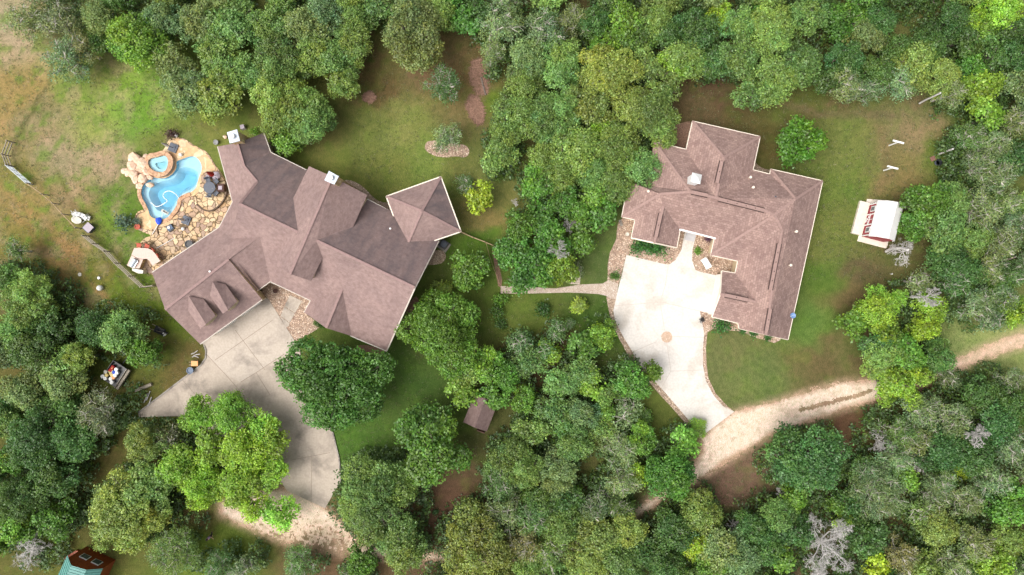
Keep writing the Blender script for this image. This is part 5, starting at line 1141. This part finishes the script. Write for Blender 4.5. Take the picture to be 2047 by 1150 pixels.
fence('rail_fence', 'weathered rail fence running from the metal gate toward the junk pile', [(52,366),(83,388),(104,406),(124,428),(150,455)], 1.2, (1.15,), M['wood'], M['tanwood'], rw=.06, pw=.12)
fence('rail_fence', 'weathered rail fence running from the junk pile down to the garage wing', [(164,471),(183,487),(206,502),(228,526),(256,552),(280,574),(304,571)], 1.25, (.35, .8, 1.2), M['wood'], M['wood'], rw=.08)
gt = thing('field_gate', 'long galvanised field gate with mesh panel in the left rail fence', 'gate', P(60, 365)); A = P(10, 330, 1.25); B = P(52, 367, 1.25); m = MB()
for z in (.2, .55, .9, 1.25): m.beam(Vector((A.x, A.y, z)), Vector((B.x, B.y, z)), .05, .05)
for k in range(5): q = A.lerp(B, k/4); m.beam(Vector((q.x, q.y, .15)), Vector((q.x, q.y, 1.27)), .05, .05)
m.build('frame', M['metal'], gt); m = MB()
for k in range(26): q = A.lerp(B, k/25); m.beam(Vector((q.x, q.y, .2)), Vector((q.x, q.y, 1.2)), .015, .015)
for k in range(9): z = .2 + k*.12; m.beam(Vector((A.x, A.y, z)), Vector((B.x, B.y, z)), .015, .015)
m.build('mesh_panel', M['metal'], gt)
fence('garden_fence', 'low tan fence from the square porch roof toward the shrubs', [(922,464),(944,474),(968,483),(994,494)], 1.1, (.3, .7, 1.05), M['tanwood'], M['tanwood'], step=1.4, rw=.06)
fence('wire_fence', 'thin tan fence bending down from the low garden fence to the path', [(971,484),(978,510),(988,540),(998,566)], .9, (.5, .85), M['tanwood'], M['tanwood'], step=1.6, rw=.025, pw=.07)
fence('board_fence', 'short grey board fence running up from the pool-side wing', [(540,292),(536,262),(533,238)], 1.8, (.4, 1.5), M['wood'], M['wood'], board=True)
# clothesline posts
for (u, v, l) in ((1777.5,291,'upper white T-shaped clothesline post on the right lawn'), (1766.5,341,'lower white T-shaped clothesline post on the right lawn')):
    t = thing('clothesline_post', l, 'clothesline post', P(u, v), 'clothesline posts'); b = P(u, v)
    MB().tube([b, b + Vector((0, 0, 1.75))], .085, 10).build('post', M['white'], t)
    MB().beam(b + Vector((-.55, .18, 1.75)), b + Vector((.62, -.13, 1.75)), .17, .15).build('crossarm', M['white'], t)
tub = pot(1873, 326, .34, .4, M['black'], 'round black tub standing on the right lawn', 0, name='tub', cat='tub'); MB().lathe(P(1873, 326, .33), [(0, 0), (.27, 0), (.27, .01), (0, .01)], 20).build('water', M['slate'], tub)
tag(MB().box((0, 0, .05), (.62, .5, .1), .5).build('brick_pad', simple('old_brick', alb(140, 100, 88), .9, .3, 8), at=P(1865, 317)), 'old brick stepping pad beside the black tub', 'paving slab')
# bench, bird bath, AC
bn = thing('garden_bench', 'white garden bench on the gravel between driveway and porch', 'bench', P(1411, 527)); c = P(1410.5, 527, .45); rz = math.radians(-58); ex = Vector((math.cos(rz), math.sin(rz), 0)); ey = Vector((-ex.y, ex.x, 0))
MB().box(c, (1.15, .5, .07), rz).build('seat', M['white'], bn); MB().box(c + ey*.27 + Vector((0, 0, .3)), (1.15, .06, .5), rz).build('backrest', M['white'], bn)
for k in (-1, 1): MB().box(c + ex*.57*k + Vector((0, 0, .12)), (.1, .6, .3), rz).build('armrest', M['white'], bn)
for k in (-1, 1):
    for j in (-1, 1): MB().box(c + ex*.5*k + ey*.2*j - Vector((0, 0, .22)), (.08, .08, .42), rz).build('leg', M['white'], bn)
tag(MB().lathe((0, 0, 0), [(.12, 0), (.09, .1), (.08, .55), (.12, .62), (.2, .66), (.21, .7), (.17, .69), (0, .66)], 18).build('bird_bath', M['offwhite'], at=P(1252, 469.5)), 'pale stone bird bath in the gravel bed left of the front wall', 'bird bath')
tag(MB().box((0, 0, .04), (.3, .7, .08), .3).build('splash_block', M['kerb'], at=P(1241, 446)), 'concrete splash block under the left corner of the hip-roofed house', 'splash block')
ac = thing('air_conditioner', 'black boxy air conditioner on a pad below the square porch roof', 'air conditioner', P(887.5, 490)); rz = math.radians(-35)
MB().box(P(887, 491, .05), (1.25, 1.1, .1), rz).build('pad', M['kerb'], ac); MB().box(P(887, 488.5, .5), (.88, .88, .85), rz).build('housing', M['black'], ac); MB().lathe(P(887, 488, .93), [(.0, .03), (.3, .03), (.34, 0), (.34, .01), (0, .05)], 20).build('fan_grille', M['slate'], ac)
tag(MB().box((0, 0, .3), (.45, .45, .6), .25).build('meter_box', M['pinkgrey'], at=P(488, 256)), 'small mauve utility box above the pool-side wing chimney', 'box')
tag(MB().rock((0, 0, .15), .25, 8, .6).build('stone', M['boulder'], at=P(451, 274)), 'pale stone on the grass left of the pool-side chimney', 'stone')

# ------------------------------------------------------------------ junk by the field fence
rnd = random.Random(4)
p0 = P(167, 440)
def plastic_chair(u, v, a, tilt, label):
    t = local(thing('plastic_chair', label, 'chair', P(u, v, 0) + Vector((0, 0, .95 if abs(tilt[0]) > 2 else .35)), 'white plastic chairs in the junk pile')); t.rotation_euler = (tilt[0], tilt[1], math.radians(a))
    MB().box((0, 0, .42), (.46, .46, .05)).build('seat', M['white'], t); m = MB()
    for k in range(4): m.box((-.18+k*.12, .25, .68), (.06, .04, .5))
    m.build('backrest', M['white'], t)
    for sx in (-.2, .2):
        for sy in (-.2, .2): MB().box((sx, sy, .2), (.06, .06, .42)).build('leg', M['white'], t)
    for sx in (-.26, .26): MB().box((sx, 0, .6), (.06, .44, .04)).build('armrest', M['white'], t)
plastic_chair(157, 425, 20, (2.6, .3, 0), 'white plastic chair upside down at the top of the junk pile'); plastic_chair(152, 429, 80, (1.4, .2, 0), 'white plastic chair tipped over at the left of the junk pile')
plastic_chair(176, 441, 130, (2.8, -.4, 0), 'white plastic chair upside down at the right of the junk pile')
ly = local(thing('plastic_lounger', 'white plastic lounger lying askew on the junk pile', 'lounger', P(172, 432, .15))); ly.rotation_euler = (.25, .1, math.radians(-25))
MB().box((0, 0, .3), (1.2, .45, .06)).build('bed', M['white'], ly); MB().box((-.65, 0, .42), (.4, .45, .05), 0, 0, .5).build('backrest', M['white'], ly)
for sx in (-.5, .5): MB().box((sx, 0, .15), (.07, .4, .3)).build('leg', M['white'], ly)
rt = thing('plastic_table', 'off-white round plastic table in the middle of the junk pile', 'table', P(159, 441)); MB().lathe(P(159, 441), [(0, .52), (.5, .52), (.52, .55), (.5, .58), (0, .58)], 24, 1.15, .8, -.3).build('tabletop', M['offwhite'], rt)
for k in range(4): a = k*PI/2+.5; MB().box(P(159, 441, .26) + Vector((math.cos(a)*.3, math.sin(a)*.3, 0)), (.07, .07, .52)).build('leg', M['white'], rt)
bx = thing('storage_bin', 'grey plastic storage bin with pale lid at the lower end of the junk pile', 'bin', P(177, 455)); MB().box(P(178, 456, .35), (.8, .8, .7), .8).build('body', M['slate'], bx); MB().box(P(176.5, 455, .74), (.86, .86, .08), .8).build('lid', M['pinkgrey'], bx)
# ------------------------------------------------------------------ trailer with buckets
tl = thing('utility_trailer', 'black utility trailer parked at an angle in the woods at lower left', 'trailer', P(230, 750)); rz = math.radians(57); c = P(231, 748, .6); ex = Vector((math.cos(rz), math.sin(rz), 0)); ey = Vector((-ex.y, ex.x, 0))
MB().box(c - Vector((0, 0, .05)), (2.5, 1.75, .08), rz).build('bed', M['black'], tl)
for k in (-1, 1): MB().box(c + ey*.88*k + Vector((0, 0, .2)), (2.5, .06, .4), rz).build('side_rail', M['black'] if k > 0 else M['wood'], tl)
MB().box(c + ex*1.27 + Vector((0, 0, .2)), (.06, 1.75, .4), rz).build('front_rail', M['black'], tl)
MB().box(c - ey*1.08 + Vector((0, 0, .05)), (2.5, .26, .3), rz).build('fender', M['wood'], tl)
for k in (-1, 1): q = c - ey*1.08 + ex*.35*k - Vector((0, 0, .3)); MB().tube([q - ey*.1, q + ey*.1], .3, 16).build('wheel', M['black'], tl)
MB().tube([c + ex*1.3 - Vector((0, 0, .1)), c + ex*2.3 - Vector((0, 0, .15))], .05, 8).build('drawbar', M['black'], tl)
buc = None
for (u, v, mt, nm_, l) in ((208,752,'white','bucket','lowest left white bucket on the trailer'), (213,756,'white','bucket','second white bucket from lower left on the trailer'), (224,757,'white','bucket','white bucket beside the orange bucket on the trailer'), (226,764,'white','bucket','lone white bucket at the bottom corner of the trailer'), (235,738,'white','bucket','topmost white bucket on the trailer'),
   (236,745,'white','bucket','white bucket right of the blue bucket on the trailer'), (232.5,750.5,'white','bucket','white bucket below the blue bucket on the trailer'), (229.5,754.5,'orange','bucket','orange bucket on the trailer'), (230.5,744,'blue','bucket','blue bucket on the trailer'), (216,749.5,'yellow','bucket','yellow bucket on the trailer'), (214,743,'offwhite','bucket','off-white bucket at the left of the trailer load')):
    t = local(thing(nm_, l, 'bucket', P(u, v, .72) - Vector((0,0,.09)), 'buckets on the trailer'))
    MB().lathe((0, 0, 0), [(.15, 0), (.185, .36), (.2, .37), (.2, .41), (0, .42)], 16).build('pail', M[mt], t); MB().lathe((0, 0, .42), [(.0, .012), (.14, .012), (.14, 0)], 16).build('lid', M[mt], t)
m = thing('red_crate', 'red crate lying among the trailer load', 'crate', P(224, 739, .6)); MB().box(P(224, 737, .85), (.75, .35, .3), .95).build('body', M['redcloth'], m); MB().box(P(224, 736.5, 1.02), (.2, .1, .04), .95).build('handle', M['orange'], m)
m = thing('cardboard_box', 'pale yellow carton in the middle of the trailer load', 'box', P(225, 747, .6)); MB().box(P(225, 746.5, .82), (.5, .7, .34), .4).build('body', M['yellow'], m); MB().box(P(225, 746.5, 1.0), (.5, .06, .01), .4).build('tape', M['tanwood'], m)
# cart, table, tub, log
wb = thing('wheelbarrow', 'black wheelbarrow tipped on the grass left of the garage wing', 'wheelbarrow', P(320, 660)); c = P(321, 661, .45); ex = Vector((.9, -.42, 0)).normalized(); ey = Vector((-ex.y, ex.x, 0))
vs = [c + ex*a + ey*b3 + Vector((0, 0, z)) for a, b3, z in ((-.6,-.38,.2),(.6,-.38,.2),(.6,.38,.2),(-.6,.38,.2),(-.3,-.2,-.15),(.35,-.2,-.15),(.35,.2,-.15),(-.3,.2,-.15))]
MB().add(vs, [(0,1,5,4),(1,2,6,5),(2,3,7,6),(3,0,4,7),(4,5,6,7)]).build('tray', M['black'], wb)
for k in (-1, 1): MB().tube([c + ex*.5 + ey*.1*k - Vector((0,0,.25)), c - ex*.5 + ey*.25*k, c - ex*1.1 + ey*.28*k + Vector((0,0,.1))], .03, 6).build('handle', M['wood'], wb)
MB().tube([c + ex*.62 - ey*.05 - Vector((0,0,.25)), c + ex*.62 + ey*.05 - Vector((0,0,.25))], .2, 14).build('wheel', M['black'], wb)
t = local(thing('bucket', 'white bucket beside the black wheelbarrow', 'bucket', P(331, 668))); MB().lathe((0, 0, 0), [(.15, 0), (.19, .36), (.2, .4), (0, .4)], 16).build('pail', M['white'], t)
yt = thing('work_stand', 'small yellow-topped work stand at the driveway bend', 'work stand', P(388, 728)); MB().box(P(389, 727, .62), (.72, .55, .06), 0).build('top', M['orange'], yt)
for a in (-.3, .3):
    for b3 in (-.2, .2): MB().box(P(389, 727, .3) + Vector((a, b3, 0)), (.05, .05, .6)).build('leg', M['wood'], yt)
for k in (-.15, .15): MB().beam(P(385, 727, .6) + Vector((0, k, 0)), P(378, 727, .55) + Vector((0, k, 0)), .05, .05).build('handle', M['wood'], yt)
pot(383.5, 740, .36, .5, M['navy'], 'navy tub with white rim by the driveway bend', 0, name='tub', cat='tub')
def log(pts, r, label, mat=None, name='log', cat='log'): return tag(MB().tube([P(u, v, z) for u, v, z in pts], r, 8).build(name, mat or M['wood'], origin=P(pts[0][0], pts[0][1])), label, cat)
log([(270,781,.2),(287,775,.2),(303,768,.25)], .19, 'grey fallen log on the grass right of the trailer')
log([(962,155,.12),(966,172,.12),(971,190,.1)], .1, 'thin dark log lying on the brush strip in the upper lawn', M['bark'])
for i, (u, v) in enumerate(((388,706),(393,709),(390,712))): log([(u-6, v+2, .1), (u, v, .15), (u+7, v-5+i*4, .1)], .05, ['upper','middle','lower'][i] + ' bleached stick of the pile above the yellow stand', M['deadbark'], 'branch', 'branch')
for i, (u, v) in enumerate(((292,795),(297,790),(300,802))): log([(u-4, v+10, .1), (u, v, .15), (u+3, v-8, .1)], .06, ['left','middle','right'][i] + ' bleached stick lying left of the grey driveway', M['deadbark'], 'branch', 'branch')
log([(1838,207,.4),(1850,200,1.6),(1868,192,3.2),(1880,186,4.2)], .1, 'bleached leaning trunk at the woodland edge above the clothesline posts', M['deadbark'], 'leaning_trunk', 'tree trunk')
log([(1876,309,.3),(1890,303,1.4),(1905,298,2.8)], .1, 'bleached leaning trunk right of the black tub', M['deadbark'], 'leaning_trunk', 'tree trunk')
log([(1771,503,.1),(1782,497,1.2),(1800,496,2.6),(1815,500,3.8)], .15, 'pale curved leaning trunk just below the red shed', M['deadbark'], 'leaning_trunk', 'tree trunk')
log([(1978,530,.4),(1998,524,1.8),(2030,514,3.8)], .09, 'thin dark leaning trunk at the right edge of the woods', M['bark'], 'leaning_trunk', 'tree trunk')
gl = thing('gas_tank', 'white globe-topped tank in the field left of the garage wing', 'tank', P(203, 576)); MB().lathe(P(203, 576), [(.0, .0), (.25, .02), (.31, .2), (.31, .45), (.22, .62), (0, .7)], 18).build('tank', M['white'], gl, True); MB().lathe(P(203, 576, .68), [(.06, 0), (.06, .08), (0, .1)], 10).build('cap', M['grey'], gl)
tag(MB().lathe((0, 0, 0), [(.16, 0), (.16, .2), (0, .24)], 12).build('well_cap', M['white'], at=P(199, 556)), 'small white well cap above the white tank', 'well cap')
tag(MB().lathe((0, 0, 0), [(.2, 0), (.2, .08), (0, .1)], 14).build('stump', M['offwhite'], at=P(160, 549)), 'flat pale stump in the field left of the white tank', 'stump')
tag(MB().lathe((0, 0, 0), [(.06, 0), (.06, .3), (0, .34)], 8).build('marker_stake', M['white'], at=P(1781, 548)), 'short white marker stake on the grass below the red shed', 'stake')
wt = thing('tarp_pile', 'crumpled white tarp heap among trees left of the trailer', 'tarp', P(128, 720)); m = MB().rock(P(125, 719, 2.2), .65, 21, .5).rock(P(133, 723, 2.1), .55, 22, .5); m = MB().rock(P(125, 719, .4), .75, 21, .5).rock(P(134, 724, .35), .6, 22, .5); m.build('sheet', M['litegrey'], wt)
# brush strips on the upper lawn
def brush(l, label, seed):
    rs_ = random.Random(seed); m = MB(); W = gp(l); xs = [p[0] for p in W]; ys = [p[1] for p in W]
    k = 0
    while k < 1500:
        x, y = rs_.uniform(min(xs), max(xs)), rs_.uniform(min(ys), max(ys))
        if bool(inpoly(np.array(x), np.array(y), W)):
            a = rs_.random()*6.28; L = rs_.uniform(.15, .5); z = rs_.uniform(.02, .12); m.tube([(x, y, z), (x+L*math.cos(a), y+L*math.sin(a), z+rs_.uniform(-.01, .08))], [.03, .015], 3, False); k += 1
    o_ = m.build('brush', simple('dry_twigs', alb(168, 132, 112), .95, .35, 9), origin=(W[0][0], W[0][1], 0)); o_['kind'] = 'stuff'; tag(o_, label, 'brush')
brush([(945,122),(960,118),(975,130),(978,160),(972,188),(955,190),(944,170),(938,150)], 'strip of dry brown brush on the upper lawn', 1)
brush([(940,190),(955,195),(966,215),(966,245),(955,250),(940,232),(932,212)], 'lower patch of dry brown brush on the upper lawn', 2)
brush([(728,195),(740,187),(748,196),(740,203)], 'small twig heap on the middle lawn', 3)
strip_ = [(1205,548),(1212,548),(1212,552),(1205,552)]
# ------------------------------------------------------------------ person
def skin_mesh(name, chain, radii, mat, parent, sub=1, loc=(0, 0, 0)):
    vs, es = chain; me = bpy.data.meshes.new(name); me.from_pydata(vs, es, []); ob = bpy.data.objects.new(name, me); COL.objects.link(ob)
    ob.modifiers.new('skin', 'SKIN'); ss = ob.modifiers.new('sub', 'SUBSURF'); ss.levels = ss.render_levels = sub
    for i, r_ in enumerate(radii): ob.data.skin_vertices[0].data[i].radius = r_ if hasattr(r_, '__len__') else (r_, r_)
    ob.data.skin_vertices[0].data[0].use_root = True; me.materials.append(mat)
    dg = bpy.context.evaluated_depsgraph_get(); dg.update(); m2 = bpy.data.meshes.new_from_object(ob.evaluated_get(dg)); bpy.data.objects.remove(ob)
    m2.polygons.foreach_set('use_smooth', [True]*len(m2.polygons)); m2.materials.clear(); m2.materials.append(mat); m2.name = name
    o2 = bpy.data.objects.new(name, m2); COL.objects.link(o2); o2.parent = parent; return o2
pe = local(thing('person', 'person in a lavender shirt and dark trousers walking near the crushed turnaround', 'person', P(426, 1068))); pe.rotation_euler = (0, 0, math.radians(215))
pv = [(0,0,.95),(0,.02,1.15),(0,.02,1.38),(0,.03,1.5),(0,.05,1.6),(0,.06,1.7), (.1,0,.9),(.11,.12,.5),(.11,.05,.08),(.11,.2,.04), (-.1,0,.9),(-.11,-.06,.5),(-.11,-.3,.12),(-.11,-.2,.05), (.19,.02,1.4),(.26,-.05,1.14),(.27,.1,.93),(.27,.16,.88), (-.19,.02,1.4),(-.26,.1,1.14),(-.25,.3,.98),(-.25,.37,.95)]
pe_e = [(0,1),(1,2),(2,3),(3,4),(4,5),(0,6),(6,7),(7,8),(8,9),(0,10),(10,11),(11,12),(12,13),(2,14),(14,15),(15,16),(16,17),(2,18),(18,19),(19,20),(20,21)]
rr = [.13,.12,.13,.055,.09,.085,.085,.06,.04,.035,.085,.06,.04,.035,.055,.042,.032,.035,.055,.042,.032,.035]
fv = list(pv); fe = list(pe_e); fr_ = list(rr)
for hnd, sx in ((17, 1), (21, -1)):
    h = Vector(pv[hnd])
    for k in range(5):
        if k == 4: p1 = h + Vector((-.035*sx, .03, .0)); p2 = h + Vector((-.045*sx, .055, -.02))
        else: p1 = h + Vector(((k-1.5)*.016, .05, -.015)); p2 = h + Vector(((k-1.5)*.018, .075+.008*(1.5-abs(k-1.5)), -.045))
        fv += [tuple(p1), tuple(p2)]; fe += [(hnd, len(fv)-2), (len(fv)-2, len(fv)-1)]; fr_ += [.009, .008]
skin_mesh('body', (fv, fe), fr_, M['skin'], pe)
skin_mesh('shirt', ([pv[0], pv[1], pv[2], (0,.025,1.44), pv[14], (.23,-.02,1.25), pv[18], (-.23,.06,1.25)], [(0,1),(1,2),(2,3),(2,4),(4,5),(2,6),(6,7)]), [.155,.15,.155,.08,.078,.065,.078,.065], M['lavender'], pe)
skin_mesh('trousers', ([(0,0,.96),(.1,0,.88),(.11,.11,.5),(.11,.05,.13),(-.1,0,.88),(-.11,-.06,.5),(-.11,-.28,.16)], [(0,1),(1,2),(2,3),(0,4),(4,5),(5,6)]), [.15,.1,.075,.06,.1,.075,.06], M['trousers'], pe)
MB().lathe((0, .045, 1.62), [(.095, 0), (.108, .06), (.10, .13), (.06, .175), (0, .185)], 16).build('hair', M['hair'], pe, True)
fc = MB(); fc.box((0, .155, 1.645), (.022, .03, .04)); fc.box((0, .14, 1.60), (.05, .01, .012))
for k in (-1, 1): fc.box((.035*k, .142, 1.67), (.02, .01, .01)); fc.box((.095*k, .06, 1.655), (.02, .03, .05))
fc.build('face', M['skin'], pe)
